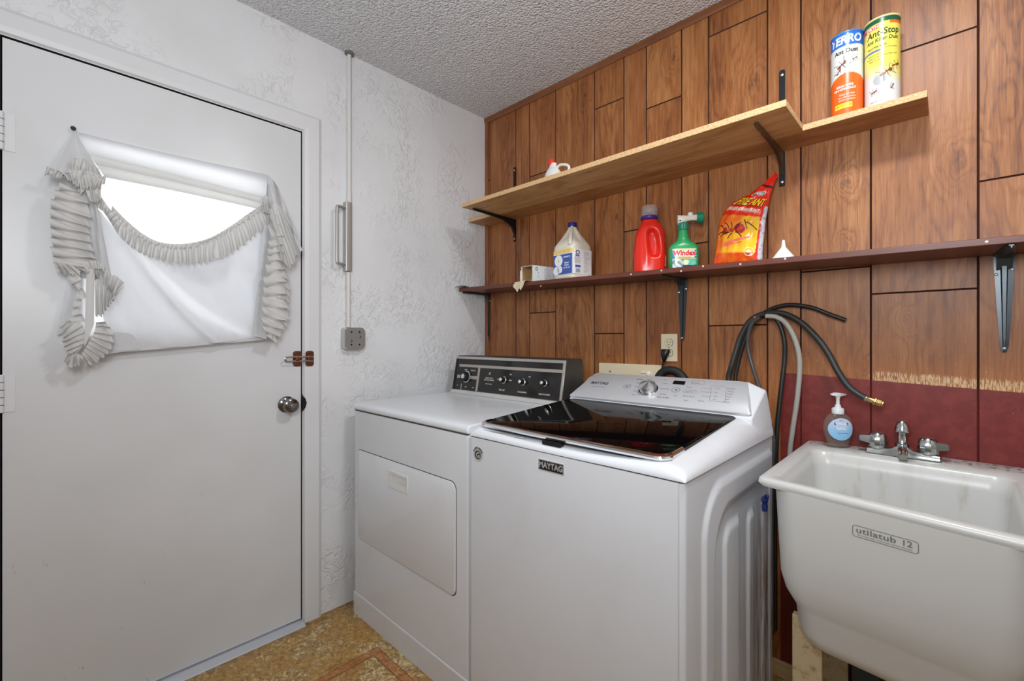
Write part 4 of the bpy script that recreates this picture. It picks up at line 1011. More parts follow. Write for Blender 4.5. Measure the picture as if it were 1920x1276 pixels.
def brass(t_):
    a = ony(1622, 746, -.083); b = ony(1656, 757, -.085); d = (b-a).normalized(); up = Vector((0, 0, 1)); s = d.cross(up).normalized(); up = s.cross(d)
    bm = bmesh.new()
    def seg(f0, f1, r0, r1, n=20, mi=0): rings(bm, [[a+(b-a)*f+(s*cos(2*pi*k/n)+up*sin(2*pi*k/n))*r for k in range(n)] for f, r in ((f0, r0*.95), (f0+.02, r0), (f1-.02, r1), (f1, r1*.93))], mi=mi)
    seg(-.05, .12, .0092, .0098, mi=1); seg(.12, .55, .0085, .0085); seg(.50, .62, .011, .011, 6); seg(.62, .92, .0125, .0125, 8); seg(.92, 1.02, .0105, .0105)
    mk('brass_coupling', bm, [plain((196, 168, 112), .25, 1.), plain((190, 176, 150), .3, 1.)], t_, smooth=True, angle=30)
mkhose('garden_hose', 'thick black hose hanging over the sink, ending in a brass coupling',
       [(1372, 760, -.06), (1366, 712, -.05), (1372, 685, -.050), (1381, 655, -.045), (1390, 628, -.042), (1407, 601, -.040), (1432, 588, -.038), (1466, 587, -.040), (1499, 602, -.044), (1530, 631, -.05), (1553, 662, -.06), (1572, 697, -.07), (1594, 727, -.08), (1624, 747, -.083)], .0096, M_rub2, 14, brass)
mkhose('rubber_tube', 'black tube whose free end sticks out right above the other hoses',
       [(1385, 760, -.03), (1379, 712, -.022), (1383, 685, -.019), (1392, 650, -.018), (1402, 622, -.017), (1417, 598, -.016), (1436, 584, -.016), (1457, 575, -.017), (1484, 571, -.018), (1521, 576, -.020), (1553, 588, -.020), (1586, 600, -.020)], .0068, M_rub, 12)
mkhose('supply_hose', 'slim grey-black hose curving down in front of the washer back corner',
       [(1424, 594, -.088), (1410, 606, -.086), (1403, 630, -.080), (1403, 655, -.076), (1412, 690, -.08), (1426, 733, -.10), (1441, 780, -.12), (1450, 822, -.13), (1449, 873, -.13), (1447, 940, -.12), (1447, 1060, -.12), (1447, 1180, -.12)], .0062, plain((70, 70, 68), .3), 12)
mkhose('supply_hose', 'matt black hose hanging straight down between grey braided hose and washer',
       [(1433, 590, -.058), (1450, 593, -.058), (1463, 610, -.056), (1471, 640, -.054), (1471, 675, -.052), (1465, 727, -.06), (1458, 793, -.068), (1455, 860, -.07), (1453, 930, -.066), (1453, 1040, -.06), (1453, 1180, -.05)], .0074, M_rub, 12)
def m_braid():
    g = G('braided_hose'); p = g.pos()
    a = g.f('SINE', g.f('MULTIPLY', g.f('ADD', p[2], g.f('MULTIPLY', p[0], 1.6)), 1500.)); b = g.f('SINE', g.f('MULTIPLY', g.f('SUBTRACT', p[2], g.f('MULTIPLY', p[0], 1.6)), 1500.))
    v = g.f('ADD', g.f('MULTIPLY', g.f('MULTIPLY', a, b), .25), .55)
    g.bump(v, .5, .001)
    return g.set(color=g.ramp(v, [(.3, lin((120, 118, 112))), (.8, lin((206, 202, 194)))]), rough=.4)
mkhose('braided_hose', 'pale grey braided hose hanging down behind the sink rim',
       [(1436, 592, -.075), (1456, 594, -.074), (1474, 606, -.070), (1489, 632, -.062), (1498, 665, -.052), (1499, 700, -.046), (1494, 753, -.044), (1486, 806, -.040), (1481, 850, -.036), (1480, 900, -.034), (1480, 1000, -.034)], .0080, m_braid(), 14)

# ================================================================= SINK
M_tub = G('tub_plastic'); p_ = M_tub.pos(); vv = M_tub.xyz(p_[0], p_[1], p_[2])
st = M_tub.smooth(M_tub.noise(M_tub.xyz(M_tub.f('MULTIPLY', p_[0], 22.), M_tub.f('MULTIPLY', p_[1], 22.), M_tub.f('MULTIPLY', p_[2], 5.)), 1., 5, .7), .50, .80)
top = M_tub.smooth(p_[2], .60, .80)
wallr = M_tub.smooth(p_[1], -.30, -.06)
cc = M_tub.mix(M_tub.f('MULTIPLY', M_tub.f('MULTIPLY', st, wallr), .75), lin((203, 203, 200)), lin((160, 146, 120)))
grit = M_tub.f('MULTIPLY', M_tub.smooth(M_tub.noise(vv, 70, 4, .7), .50, .60), M_tub.f('MULTIPLY', M_tub.smooth(p_[1], -.085, -.055), M_tub.smooth(p_[2], .80, .83)))
cc = M_tub.mix(M_tub.f('MULTIPLY', grit, .8), cc, lin((96, 70, 46)))
# spout's shadow line, painted as a grey streak below the faucet
spout_shade = M_tub.f('MULTIPLY', M_tub.smooth(M_tub.f('ABSOLUTE', M_tub.f('SUBTRACT', p_[0], 1.868)), .022, .004), M_tub.f('MULTIPLY', M_tub.smooth(p_[1], -.16, -.10), M_tub.smooth(p_[2], .66, .78)))
cc = M_tub.mix(M_tub.f('MULTIPLY', spout_shade, .5), cc, lin((110, 104, 94)))
M_tub = M_tub.set(color=cc, rough=.28)
tub = thing('utility_sink', (1.85, -.32, 0), 'white plastic laundry tub on legs in front of the red painted wall', 'sink')
def warpS(x, y, z):
    k = min(max((-.05-y)/.53, 0), 1.1); q = (x-1.61)
    return Vector((x, y-.085*q*k, z-.030*q*k))
def rr3(x0, x1, y0, y1, r, z, n=8): return [warpS(u, v, z) for u, v in rrect(x0, x1, y0, y1, r, n)]
bm = bmesh.new()
secs = [rr3(1.715, 2.01, -.515, -.10, .05, .452), rr3(1.695, 2.03, -.535, -.085, .055, .462), rr3(1.684, 2.042, -.547, -.075, .05, .490), rr3(1.678, 2.046, -.553, -.07, .05, .545),
        rr3(1.672, 2.048, -.558, -.068, .05, .556), rr3(1.659, 2.056, -.568, -.06, .05, .582), rr3(1.650, 2.062, -.575, -.05, .05, .62), rr3(1.646, 2.066, -.578, -.05, .05, .70), rr3(1.640, 2.070, -.580, -.045, .05, .815), rr3(1.638, 2.072, -.580, -.045, .05, .828),
        rr3(1.612, 2.099, -.577, -.006, .018, .826), rr3(1.607, 2.104, -.580, -.003, .018, .832), rr3(1.609, 2.102, -.578, -.005, .018, .842), rr3(1.613, 2.098, -.574, -.009, .018, .8455),
        rr3(1.636, 2.074, -.545, -.125, .03, .843), rr3(1.645, 2.066, -.538, -.132, .035, .838), rr3(1.655, 2.058, -.532, -.14, .04, .80), rr3(1.662, 2.050, -.528, -.145, .045, .62), rr3(1.69, 2.02, -.51, -.16, .05, .56), rr3(1.71, 2.0, -.49, -.17, .05, .50), rr3(1.75, 1.96, -.46, -.20, .05, .485)]
rings(bm, secs); mk('basin', bm, M_tub, tub, smooth=True, angle=50)
# raised lettering
def sf(d):
    def f(u, v):
        k = .575+(.580-.575)*min(max((v-.62)/.195, 0), 1)
        return warpS(u, -k-d, v)
    return f
def spx(px, py):
    # pixel -> (x,z) on the tub front
    best = None; y = -.60
    for _ in range(12):
        q = ony(px, py, y); x = q.x; z = q.z+.030*(x-1.61); y = sf(0)(x, z).y
    return x, z
c0 = spx(1598, 987); c1 = spx(1723, 1028); c2 = spx(1600, 1005)
ca = ((c0[0]+c1[0])/2, (c0[1]+spx(1722, 1035)[1])/2); hw = (c1[0]-c0[0])/2; hh = .0125
bm = bmesh.new(); cyy = spx(1660, 1010)[1]
ring_flat(bm, rrect(ca[0]-hw, ca[0]+hw, cyy-hh, cyy+hh, .006, 5), rrect(ca[0]-hw+.0012, ca[0]+hw-.0012, cyy-hh+.0012, cyy+hh-.0012, .005, 5), sf(.0012))
add_text(bm, 'utilatub', sf(.0012), .0170, cx=ca[0]-.014, cy=cyy+.0025, sx=1.22, bold=.00025, space=1.05)
add_text(bm, '12', sf(.0012), .0165, cx=ca[0]+.0355, cy=cyy+.0025, sx=1.1, bold=.0002)
add_text(bm, 'BY SWAN CORP  ST LOUIS MO  PATENT PENDING', sf(.0012), .0042, cx=ca[0], cy=cyy-.0078, sx=.93)
lg = mk('embossed_logo', bm, plain((112, 112, 110), .5), tub, recalc=False); lg['label'] = 'raised grey logo reading utilatub 12'
M_leg = G('leg_board'); p_ = M_leg.pos(); vv = M_leg.xyz(p_[0], p_[1], p_[2])
M_leg = M_leg.set(color=M_leg.mix(M_leg.smooth(M_leg.noise(vv, 45, 5, .7), .48, .74), lin((190, 172, 136)), lin((136, 106, 66))), rough=.6)
for x0, x1, y0, y1 in ((1.668, 1.730, -.505, -.485), (1.985, 2.045, -.56, -.54), (1.668, 1.730, -.115, -.095), (1.985, 2.045, -.115, -.095)):
    mk('leg', B((x0, x1, y0, y1, 0, .50)), M_leg, tub, bevel=.002)
bm = bmesh.new(); tube(bm, [(1.855, -.33, .49), (1.855, -.33, .34), (1.855, -.32, .27), (1.855, -.27, .235), (1.855, -.22, .27), (1.855, -.20, .32), (1.855, -.12, .34), (1.855, -.03, .34)], .021, 16); mk('drain_trap', bm, plain((200, 200, 196), .4), tub, smooth=True)
bx = B((1.735, 1.80, -.09, -.0035, .0, .36)); tag(mk('storage_box', bx, plain((66, 72, 66), .6), bevel=.004), 'dark green-grey box in shadow behind the sink leg', 'box')

# ---- faucet
M_fc = plain((186, 190, 188), .16, 1.)
fau = thing('faucet', (1.86, -.06, .846), 'corroded chrome two handle faucet at the back of the tub', 'faucet')
FX, FY, FZ = 1.853, -.062, .8455
bm = bmesh.new()
sec = lambda x, w_, h_: [(x, FY-w_, FZ), (x, FY-w_*.96, FZ+h_*.6), (x, FY-w_*.7, FZ+h_), (x, FY+w_*.7, FZ+h_), (x, FY+w_*.96, FZ+h_*.6), (x, FY+w_, FZ)]
rings(bm, [sec(FX-.084, .014, .008), sec(FX-.080, .022, .014), sec(FX-.05, .023, .015), sec(FX-.025, .024, .019), sec(FX-.012, .027, .028), sec(FX+.012, .027, .028), sec(FX+.025, .024, .019), sec(FX+.05, .023, .015), sec(FX+.080, .022, .014), sec(FX+.084, .014, .008)])
mk('base_plate', bm, M_fc, fau, smooth=True, angle=40)
bm = bmesh.new(); lathe(bm, [(.016, .02), (.016, .036), (.012, .040), (.0105, .044), (.0105, .064), (.012, .068), (.0185, .070), (.019, .073), (.017, .077), (.0165, .083), (.013, .094), (.008, .101), (.003, .103)], (FX, FY, FZ), 'z', 28)
mk('centre_post', bm, M_fc, fau, smooth=True, angle=30)
bm = bmesh.new(); tube(bm, [(FX, FY-.010, FZ+.018), (FX+.004, FY-.045, FZ+.020), (FX+.006, FY-.075, FZ+.010)], lambda s: .0125-.003*s, 14, sm=6); mk('spout', bm, M_fc, fau, smooth=True)
for sx_ in (-1, 1):
    hx = FX+sx_*.056
    bm = bmesh.new(); n = 24
    rings(bm, [[(hx+q*(1+.05*(k % 2))*cos(2*pi*k/n), FY+q*(1+.05*(k % 2))*sin(2*pi*k/n), FZ+h) for k in range(n)] for q, h in ((.020, .014), (.0225, .018), (.023, .036), (.0205, .053), (.014, .060), (.004, .0615))])
    a0 = hx+sx_*.012; a1 = hx+sx_*.043
    rings(bm, [[(x, FY-w_-.004, FZ+z0), (x, FY+w_-.004, FZ+z0), (x, FY+w_-.004, FZ+z1), (x, FY-w_-.004, FZ+z1)] for x, w_, z0, z1 in ((a0, .013, .026, .052), ((a0+a1)/2, .011, .030, .050), (a1-sx_*.003, .010, .032, .049), (a1, .007, .035, .046))])
    hd_ = mk('handle', bm, [M_fc], fau, smooth=True, angle=35)

# ---- soap dispenser
sd = thing('soap_dispenser', (1.694, -.052, .846), 'clear pump bottle of hand soap with round blue label on the tub rim', 'soap bottle')
SX, SY, SZ = 1.698, -.056, .846; ry = radians(32)
M_clear = G('clear_soap'); tt = M_clear.n('ShaderNodeBsdfTransparent'); tt.inputs[0].default_value = (.86, .84, .80, 1); M_clear.set(color=lin((176, 164, 156)), rough=.08)
mx = M_clear.n('ShaderNodeMixShader'); mx.inputs[0].default_value = .22; M_clear.put(tt.outputs[0], mx.inputs[1]); M_clear.put(M_clear.b.outputs[0], mx.inputs[2]); M_clear.put(mx.outputs[0], M_clear.out.inputs[0]); M_clear = M_clear.m
bm = bmesh.new(); prof = [(.026, 0), (.030, .003), (.031, .012), (.034, .024), (.0395, .038), (.0425, .054), (.042, .068), (.038, .084), (.031, .096), (.021, .104), (.014, .108), (.012, .112)]
secs = []
for r_, h in prof:
    s = []
    for k in range(36):
        t_ = 2*pi*k/36; u = r_*cos(t_); v = min(r_*.62, .021)*sin(t_)
        s.append((SX+u*cos(ry)-v*sin(ry), SY+u*sin(ry)+v*cos(ry), SZ+h))
    secs.append(s)
rings(bm, secs); sb = mk('bottle', bm, M_clear, sd, smooth=True)
def slf(d):
    def f(u, v):
        # front of the flattened bottle
        q = sqrt(max(0, 1-(u/.043)**2)); vv_ = -(.021*q+d)
        return (SX+u*cos(ry)-vv_*sin(ry), SY+u*sin(ry)+vv_*cos(ry), SZ+v)
    return f
bm = bmesh.new()
N_ = 40
cen = bm.verts.new(slf(.0012)(0, .058)); prev = None; rings_ = []
for rr_ in (.25, .5, .75, 1.):
    rings_.append([bm.verts.new(slf(.0012)(.0345*rr_*cos(2*pi*k/N_), .058+.0345*rr_*sin(2*pi*k/N_))) for k in range(N_)])
for k in range(N_): bm.faces.new((cen, rings_[0][k], rings_[0][(k+1) % N_]))
for a_, b_ in zip(rings_, rings_[1:]):
    for k in range(N_): bm.faces.new((a_[k], b_[k], b_[(k+1) % N_], a_[(k+1) % N_]))
M_lblue = G('blue_label'); p_ = M_lblue.pos(); M_lblue = M_lblue.set(color=M_lblue.ramp(M_lblue.f('ADD', M_lblue.f('MULTIPLY', M_lblue.f('SUBTRACT', p_[2], SZ+.02), 11.), M_lblue.f('MULTIPLY', M_lblue.noise(M_lblue.xyz(p_[0], p_[1], p_[2]), 40, 3), .25)), [(0., lin((120, 178, 224))), (.45, lin((146, 196, 232))), (.9, lin((206, 216, 240)))]), rough=.35)
lb = mk('label', bm, M_lblue, sb, smooth=True, recalc=False)
bm = bmesh.new()
flat(bm, rrect(-.019, .019, .0715, .0795, .002, 3), slf(.0016), 0); add_text(bm, 'softsoap', slf(.0019), .0085, mi=1, cx=0, cy=.0755, bold=.0003)
add_text(bm, 'SOOTHING', slf(.0016), .0058, mi=1, cy=.0665); add_text(bm, 'Refresh', slf(.0016), .0085, mi=1, cy=.060, bold=.0003); add_text(bm, 'liquid hand soap', slf(.0016), .0042, mi=0, cy=.046, cx=.004); add_text(bm, 'AQUA', slf(.0016), .0042, mi=0, cy=.0855)
mk('label_lettering', bm, [plain((28, 38, 112), .4), plain((245, 246, 250), .4)], lb, recalc=False)
M_pump = plain((222, 226, 228), .3)
bm = bmesh.new(); lathe(bm, [(.0165, .104), (.0168, .118), (.0155, .121), (.009, .124), (.008, .131), (.0055, .133), (.0048, .150), (.0075, .160), (.0085, .164)], (SX, SY, SZ), 'z', 24)
mk('pump_collar', bm, M_pump, sd, smooth=True, angle=35)
bm = bmesh.new(); secs = []
for s_, w_, z0, z1 in ((-.022, .002, .1640, .1655), (-.018, .006, .1610, .167), (-.008, .008, .1600, .170), (.008, .008, .1600, .170), (.018, .005, .1620, .168), (.025, .002, .1635, .1655)):
    q0 = []
    for a_, b_ in ((-w_, z0), (w_, z0), (w_, z1), (-w_, z1)):
        q0.append((SX+s_*cos(ry*1.2)-a_*sin(ry*1.2), SY+s_*sin(ry*1.2)+a_*cos(ry*1.2), SZ+b_))
    secs.append(q0)
rings(bm, secs); mk('pump_head', bm, M_pump, sd, bevel=.0015, smooth=True)

# ================================================================= THINGS ON THE SHELVES
# ---- bleach jug
BX, BY = .700, -.105; BZ = zl(BX)+.0005; br = radians(-8)
bl = thing('bleach_jug', (BX, BY, BZ), 'off-white bleach jug with dark blue cap and blue and yellow label', 'jug')
M_hdpe = plain((226, 220, 204), .35); M_navy = plain((34, 36, 110), .35)
def jug_ring(h, a, e=4.0, n=48, sx=1., pinch=0.):
    s = []
    for k in range(n):
        t_ = 2*pi*k/n; ca, sa = cos(t_), sin(t_); q = (abs(ca)**e+abs(sa)**e)**(-1/e)
        u, v = a*ca*q*sx, a*sa*q
        if pinch:                                  # recess behind the handle
            w_ = math.exp(-((t_-radians(340))/.42)**2); u *= 1-pinch*w_; v *= 1-pinch*w_
            w_ = math.exp(-((t_-radians(270))/.42)**2); u *= 1-pinch*.7*w_; v *= 1-pinch*.7*w_
        s.append((BX+u*cos(br)-v*sin(br), BY+u*sin(br)+v*cos(br), BZ+h))
    return s
bm = bmesh.new()
rings(bm, [jug_ring(h, a, e, pinch=p_) for h, a, e, p_ in ((0, .062, 5, 0), (.003, .067, 5, 0), (.012, .0685, 5, 0), (.018, .0675, 5, 0), (.135, .0675, 5, 0), (.142, .0685, 5, 0), (.155, .0675, 4.5, 0), (.168, .062, 3.6, 0), (.185, .052, 3, .16), (.205, .040, 2.6, .26), (.225, .028, 2.2, .2), (.238, .020, 2, 0), (.244, .019, 2, 0), (.252, .019, 2, 0))])
jg = mk('bottle', bm, M_hdpe, bl, smooth=True, angle=60)
bm = bmesh.new(); lathe(bm, [(.021, .243), (.0215, .262), (.0205, .265), (.014, .266)], (BX, BY, BZ), 'z', 30); mk('cap', bm, M_navy, bl, smooth=True, angle=40)
def jl(d):
    """u in metres along the perimeter centred on the corner that faces the camera"""
    def f(u, v):
        a = .0678+d; 
        # two flat faces joined by a rounded corner
        R_ = .020; s_ = a-R_; q = R_*pi/4
        if u < -q: x, y = -(s_+0)+(s_-(-u-q))*1.0, -a; x = s_-(-u-q)
        elif u > q: x, y = a, -s_+(u-q)
        else:
            t_ = (u/q)*pi/4-pi/4; x, y = s_+R_*cos(t_), -s_+R_*sin(t_)
        return (BX+x*cos(br-.0)-y*sin(br), BY+x*sin(br)+y*cos(br), BZ+v)
    return f
def strip(bm, u0, u1, v0, v1, f, mi=0, n=24):
    a = [bm.verts.new(f(u0+(u1-u0)*k/n, v0)) for k in range(n+1)]; b = [bm.verts.new(f(u0+(u1-u0)*k/n, v1)) for k in range(n+1)]
    for k in range(n): bm.faces.new((a[k], a[k+1], b[k+1], b[k])).material_index = mi
bm = bmesh.new(); J = jl(.0006); J2 = jl(.001)
strip(bm, -.118, .118, .020, .133, J, 0)
strip(bm, -.118, .004, .116, .133, J2, 1); strip(bm, -.118, -.002, .022, .112, J2, 2)
J3 = jl(.0014)
for cx_, cz_, r_ in ((-.085, .085, .026), (-.078, .045, .017), (-.10, .04, .02)): flat(bm, circ(cx_, cz_, r_, n=20), J3, 3)
flat(bm, circ(-.085, .085, .006, n=12), jl(.0017), 4)
for cz_, s_ in ((.098, .008), (.072, .010), (.062, .009), (.050, .009)): add_text(bm, {.098: 'DISINFECTS', .072: 'Bleach', .062: 'Regular', .050: '121 FL OZ'}[cz_], J3, s_, mi=3, cx=-.034, cy=cz_, bold=.0003)
ring_flat(bm, circ(.028, .116, .013, .010), circ(.028, .116, .008, .006), J2, 5); add_text(bm, 'Simple', J2, .011, mi=5, cx=.028, cy=.102, bold=.0006)
for k in range(7): strip(bm, .008, .050-.004*(k % 3), .094-.0042*k, .0955-.0042*k, J2, 6, 6)
strip(bm, .012, .046, .050, .060, J2, 2, 6)
for k in range(9): strip(bm, .016+.003*k, .0175+.003*k, .027, .044, J2, 5, 1)
for k in range(16): strip(bm, .066, .100-.005*(k % 4), .118-.006*k, .1195-.006*k, J2, 6, 6)
mk('label', bm, [plain((232, 230, 228), .4), plain((236, 204, 110), .4), plain((62, 92, 172), .4), plain((236, 238, 244), .4), plain((236, 206, 90), .4), plain((70, 62, 130), .4), plain((150, 150, 160), .4)], jg, smooth=False, recalc=False)
bm = bmesh.new()
def jp(a, h, t_): return (BX+a*cos(t_+br), BY+a*sin(t_+br), BZ+h)
tube(bm, [jp(.078, .150, radians(307)), jp(.071, .172, radians(307)), jp(.051, .205, radians(307)), jp(.030, .228, radians(307)), jp(.018, .242, radians(307))], lambda s: .0105-.003*s, 14, sm=5)
mk('handle', bm, M_hdpe, jg, smooth=True)

# ---- detergent bottle
TX, TY = 1.078, -.098; TZ = zl(TX)+.0005; tr = radians(30)
dt = thing('detergent_bottle', (TX, TY, TZ), 'bright red laundry detergent bottle with clear cap on a purple spout', 'bottle')
M_red = plain((222, 40, 24), .25)
bm = bmesh.new(); secs = []
DP = [(0, .058, .040, 0), (.003, .063, .045, 0), (.03, .064, .046, 0), (.07, .063, .046, 0), (.11, .061, .045, .001), (.145, .059, .044, .002), (.170, .054, .041, .003), (.190, .044, .037, .003), (.203, .035, .033, .002), (.210, .031, .031, 0), (.218, .031, .031, 0)]
DQ = [DP[0], DP[1]]
for k in range(1, 46):
    h = .003+k*.0045
    for a_, b_ in zip(DP, DP[1:]):
        if a_[0] <= h <= b_[0]: t_ = (h-a_[0])/(b_[0]-a_[0]); DQ.append(tuple(a_[i]+(b_[i]-a_[i])*t_ for i in range(4))); break
DQ += DP[-3:]
for h, ax, ay, ox in DQ:
    s = []
    for k in range(64):
        t_ = 2*pi*k/64; e = 2.9; q = (abs(cos(t_))**e+abs(sin(t_))**e)**(-1/e); u, v = ax*cos(t_)*q+ox, ay*sin(t_)*q
        # sunken hand grip down the right front face
        ang = t_-radians(296); hh = (h-.118)/.062
        if v < 0:
            dd = min(1, 1.9*exp(-((u-.014+(h-.11)*.12)/.017)**2)*max(0, 1-hh*hh))
            v += .021*dd*dd*(3-2*dd)
            v -= .004*exp(-((u+.012)/.008)**2)*max(0, 1-((h-.11)/.09)**2)
        s.append((TX+u*cos(tr)-v*sin(tr), TY+u*sin(tr)+v*cos(tr), TZ+h))
    secs.append(s)
rings(bm, secs); db = mk('bottle', bm, M_red, dt, smooth=True, angle=70, sub=1)
bm = bmesh.new(); lathe(bm, [(.030, .216), (.034, .220), (.034, .229), (.030, .232), (.026, .233)], (TX, TY, TZ), 'z', 36); lathe(bm, [(.014, .232), (.012, .250), (.006, .251)], (TX-.004, TY, TZ), 'z', 20)
mk('spout_collar', bm, plain((62, 28, 120), .35), dt, smooth=True, angle=35)
M_cap = G('clear_cap'); tt = M_cap.n('ShaderNodeBsdfTransparent'); tt.inputs[0].default_value = (.93, .9, .9, 1); M_cap.set(color=lin((200, 190, 186)), rough=.08)
mx = M_cap.n('ShaderNodeMixShader'); mx.inputs[0].default_value = .28; M_cap.put(tt.outputs[0], mx.inputs[1]); M_cap.put(M_cap.b.outputs[0], mx.inputs[2]); M_cap.put(mx.outputs[0], M_cap.out.inputs[0]); M_cap = M_cap.m
bm = bmesh.new(); n = 36; secs = []
for q, h in ((.0325, .231), (.0325, .262), (.031, .270), (.0285, .273), (.0285, .270), (.0305, .262), (.0305, .233)):
    secs.append([(TX+q*(1+.02*(k % 2))*cos(2*pi*k/n), TY+q*(1+.02*(k % 2))*sin(2*pi*k/n), TZ+h) for k in range(n)])
rings(bm, secs, cap0=False, cap1=False)
# pointed scoop marks inside the cap
mk('clear_cap', bm, M_cap, dt, smooth=True)
bm = bmesh.new()
def df(d):
    def f(u, v):
        e = 2.9; ax, ay = .0640, .0462; uu = min(max(u/ax, -1), 1); y = -ay*(1-abs(uu)**e)**(1/e)-d
        return (TX+u*cos(tr)-y*sin(tr), TY+u*sin(tr)+y*cos(tr), TZ+v)
    return f
mk2 = [(.0608, .030), (.0632, .030), (.0634, .075), (.0612, .075)]
def de(t_, h, a=1.012):
    e = 2.9; q = (abs(cos(t_))**e+abs(sin(t_))**e)**(-1/e); k = .064 if h < .08 else .0615; kk = .0462 if h < .08 else .0450
    u, v = k*a*cos(t_)*q, kk*a*sin(t_)*q
    return (TX+u*cos(tr)-v*sin(tr), TY+u*sin(tr)+v*cos(tr), TZ+h)
for pts in ([(-38, .026), (-24, .020), (-22, .060), (-33, .072)], [(-30, .130), (-20, .138), (-14, .120), (-22, .112)]):
    bm = bmesh.new(); bm.faces.new([bm.verts.new(de(radians(a_), h_)) for a_, h_ in pts])
    mk('label', bm, plain((222, 222, 222), .4), db, recalc=False)

# ---- hose-end glass cleaner sprayer
GX, GY = 1.218, -.100; GZ = zl(GX)+.0005; gr_ = radians(34)
wb = thing('spray_bottle', (GX, GY, GZ), 'green window cleaner bottle with white hose-end sprayer head', 'spray bottle')
M_green = plain((44, 160, 96), .3); M_green2 = plain((24, 130, 96), .35)
def gp(u, v, h): return (GX+u*cos(gr_)-v*sin(gr_), GY+u*sin(gr_)+v*cos(gr_), GZ+h)
bm = bmesh.new(); secs = []
for h, ax, ay in ((0, .050, .026), (.003, .0545, .030), (.04, .0545, .031), (.075, .0545, .031), (.088, .053, .031), (.098, .046, .029), (.106, .036, .026), (.114, .026, .022), (.124, .021, .019), (.140, .0185, .018), (.155, .0165, .0165), (.158, .0165, .0165)):
    s = []
    for k in range(48):
        t_ = 2*pi*k/48; e = 3.2 if h < .1 else 2.; q = (abs(cos(t_))**e+abs(sin(t_))**e)**(-1/e); s.append(gp(ax*cos(t_)*q, ay*sin(t_)*q, h))
    secs.append(s)
rings(bm, secs); gb = mk('bottle', bm, M_green, wb, smooth=True, angle=70)
bm = bmesh.new(); n = 40; rings(bm, [[gp(q*(1+.05*(k % 2))*cos(2*pi*k/n), q*(1+.05*(k % 2))*sin(2*pi*k/n), h) for k in range(n)] for q, h in ((.0175, .154), (.019, .157), (.019, .180), (.017, .183))]); mk('screw_collar', bm, M_green2, wb, smooth=True, angle=30)
bm = bmesh.new(); M_wp = plain((226, 220, 210), .35)
secs = []
for u, w_, z0, z1 in ((-.021, .012, .184, .214), (-.016, .015, .183, .212), (.004, .015, .183, .211), (.016, .013, .189, .210), (.030, .012, .191, .211), (.048, .0115, .190, .213), (.050, .010, .192, .211)):
    zc, hz = (z0+z1)/2, (z1-z0)/2
    secs.append([gp(u, w_*cos(2*pi*k/16), zc+hz*max(-1, min(1, 1.25*sin(2*pi*k/16)))) for k in range(16)])
rings(bm, secs)
rings(bm, [[gp(.026+q*cos(2*pi*k/14), q*sin(2*pi*k/14), h) for k in range(14)] for q, h in ((.010, .208), (.010, .220), (.008, .222))])
rings(bm, [[gp(-.008+.012*cos(2*pi*k/14), .012*sin(2*pi*k/14), h) for k in range(14)] for h in (.176, .188)])
sp_ = mk('sprayer_head', bm, M_wp, wb, smooth=True, angle=40)
bm = bmesh.new(); n = 32; rings(bm, [[gp(u, q*(1+.05*(k % 2))*cos(2*pi*k/n), .2015+q*(1+.05*(k % 2))*sin(2*pi*k/n)) for k in range(n)] for u, q in ((.048, .016), (.050, .019), (.070, .0195), (.073, .017), (.073, .013), (.066, .012))]); mk('hose_fitting', bm, M_green2, sp_, smooth=True, angle=30)
bm = bmesh.new(); flat(bm, circ(-.014, .190, .0028, n=10), lambda u, v: gp(u, -.0158, v)); mk('valve_hole', bm, M_gap, sp_, recalc=False)
def gl(d): 
    def f(u, v):
        e = 3.2; uu = min(abs(u)/.0545, .999); y = -.0310*(1-uu**e)**(1/e)-d
        return gp(u, y, v)
    return f
bm = bmesh.new(); nx, nz2 = 44, 36; g = []
for i in range(nx+1):
    r = []
    for j in range(nz2+1):
        u = -.044+.086*i/nx; v = .008+.072*j/nz2; r.append(bm.verts.new(gl(.0006)(u, v)))
    g.append(r)
for i in range(nx):
    for j in range(nz2): bm.faces.new((g[i][j], g[i+1][j], g[i+1][j+1], g[i][j+1]))
lb = mk('label', bm, M_print, gb, smooth=True, recalc=False, angle=180)
def glab(x, y, z):
    u = (x-GX)*cos(gr_)+(y-GY)*sin(gr_); v = z-GZ
    n1 = nz(u*90, v*90, 3); t_ = (v-.008)/.072
    if t_ > .93: return (236, 220, 150)
    if abs(u+.0) > .036 and t_ > .5: return (64, 140, 200) if u < 0 else (80, 120, 190)
    if t_ > .55: return (214, 226, 216) if n1 > -.1 else (170, 214, 190)
    if t_ > .45: return (206, 200, 110)
    if hypot(u-.004, (v-.028)) < .010: return (236, 232, 190)
    if u < -.008: return (206, 218, 220) if n1 > .0 else (120, 150, 150)
    if t_ < .12+.5*(u): return (40, 50, 60)
    return (120, 200, 180) if n1 > 0 else (90, 184, 164)
paint(lb, glab)
bm = bmesh.new(); add_text(bm, 'Windex', gl(.0010), .0275, mi=1, cx=-.002, cy=.0620, sx=.90, bold=.0024, shear=.08); add_text(bm, 'Windex', gl(.0013), .0275, mi=0, cx=-.002, cy=.0625, sx=.90, bold=.0012, shear=.08); add_text(bm, 'OUTDOOR', gl(.0012), .0085, mi=2, cx=.0, cy=.0455, bold=.0004)
mk('label_lettering', bm, [plain((214, 30, 30), .35), plain((250, 250, 250), .35), plain((230, 150, 40), .35)], lb, recalc=False)

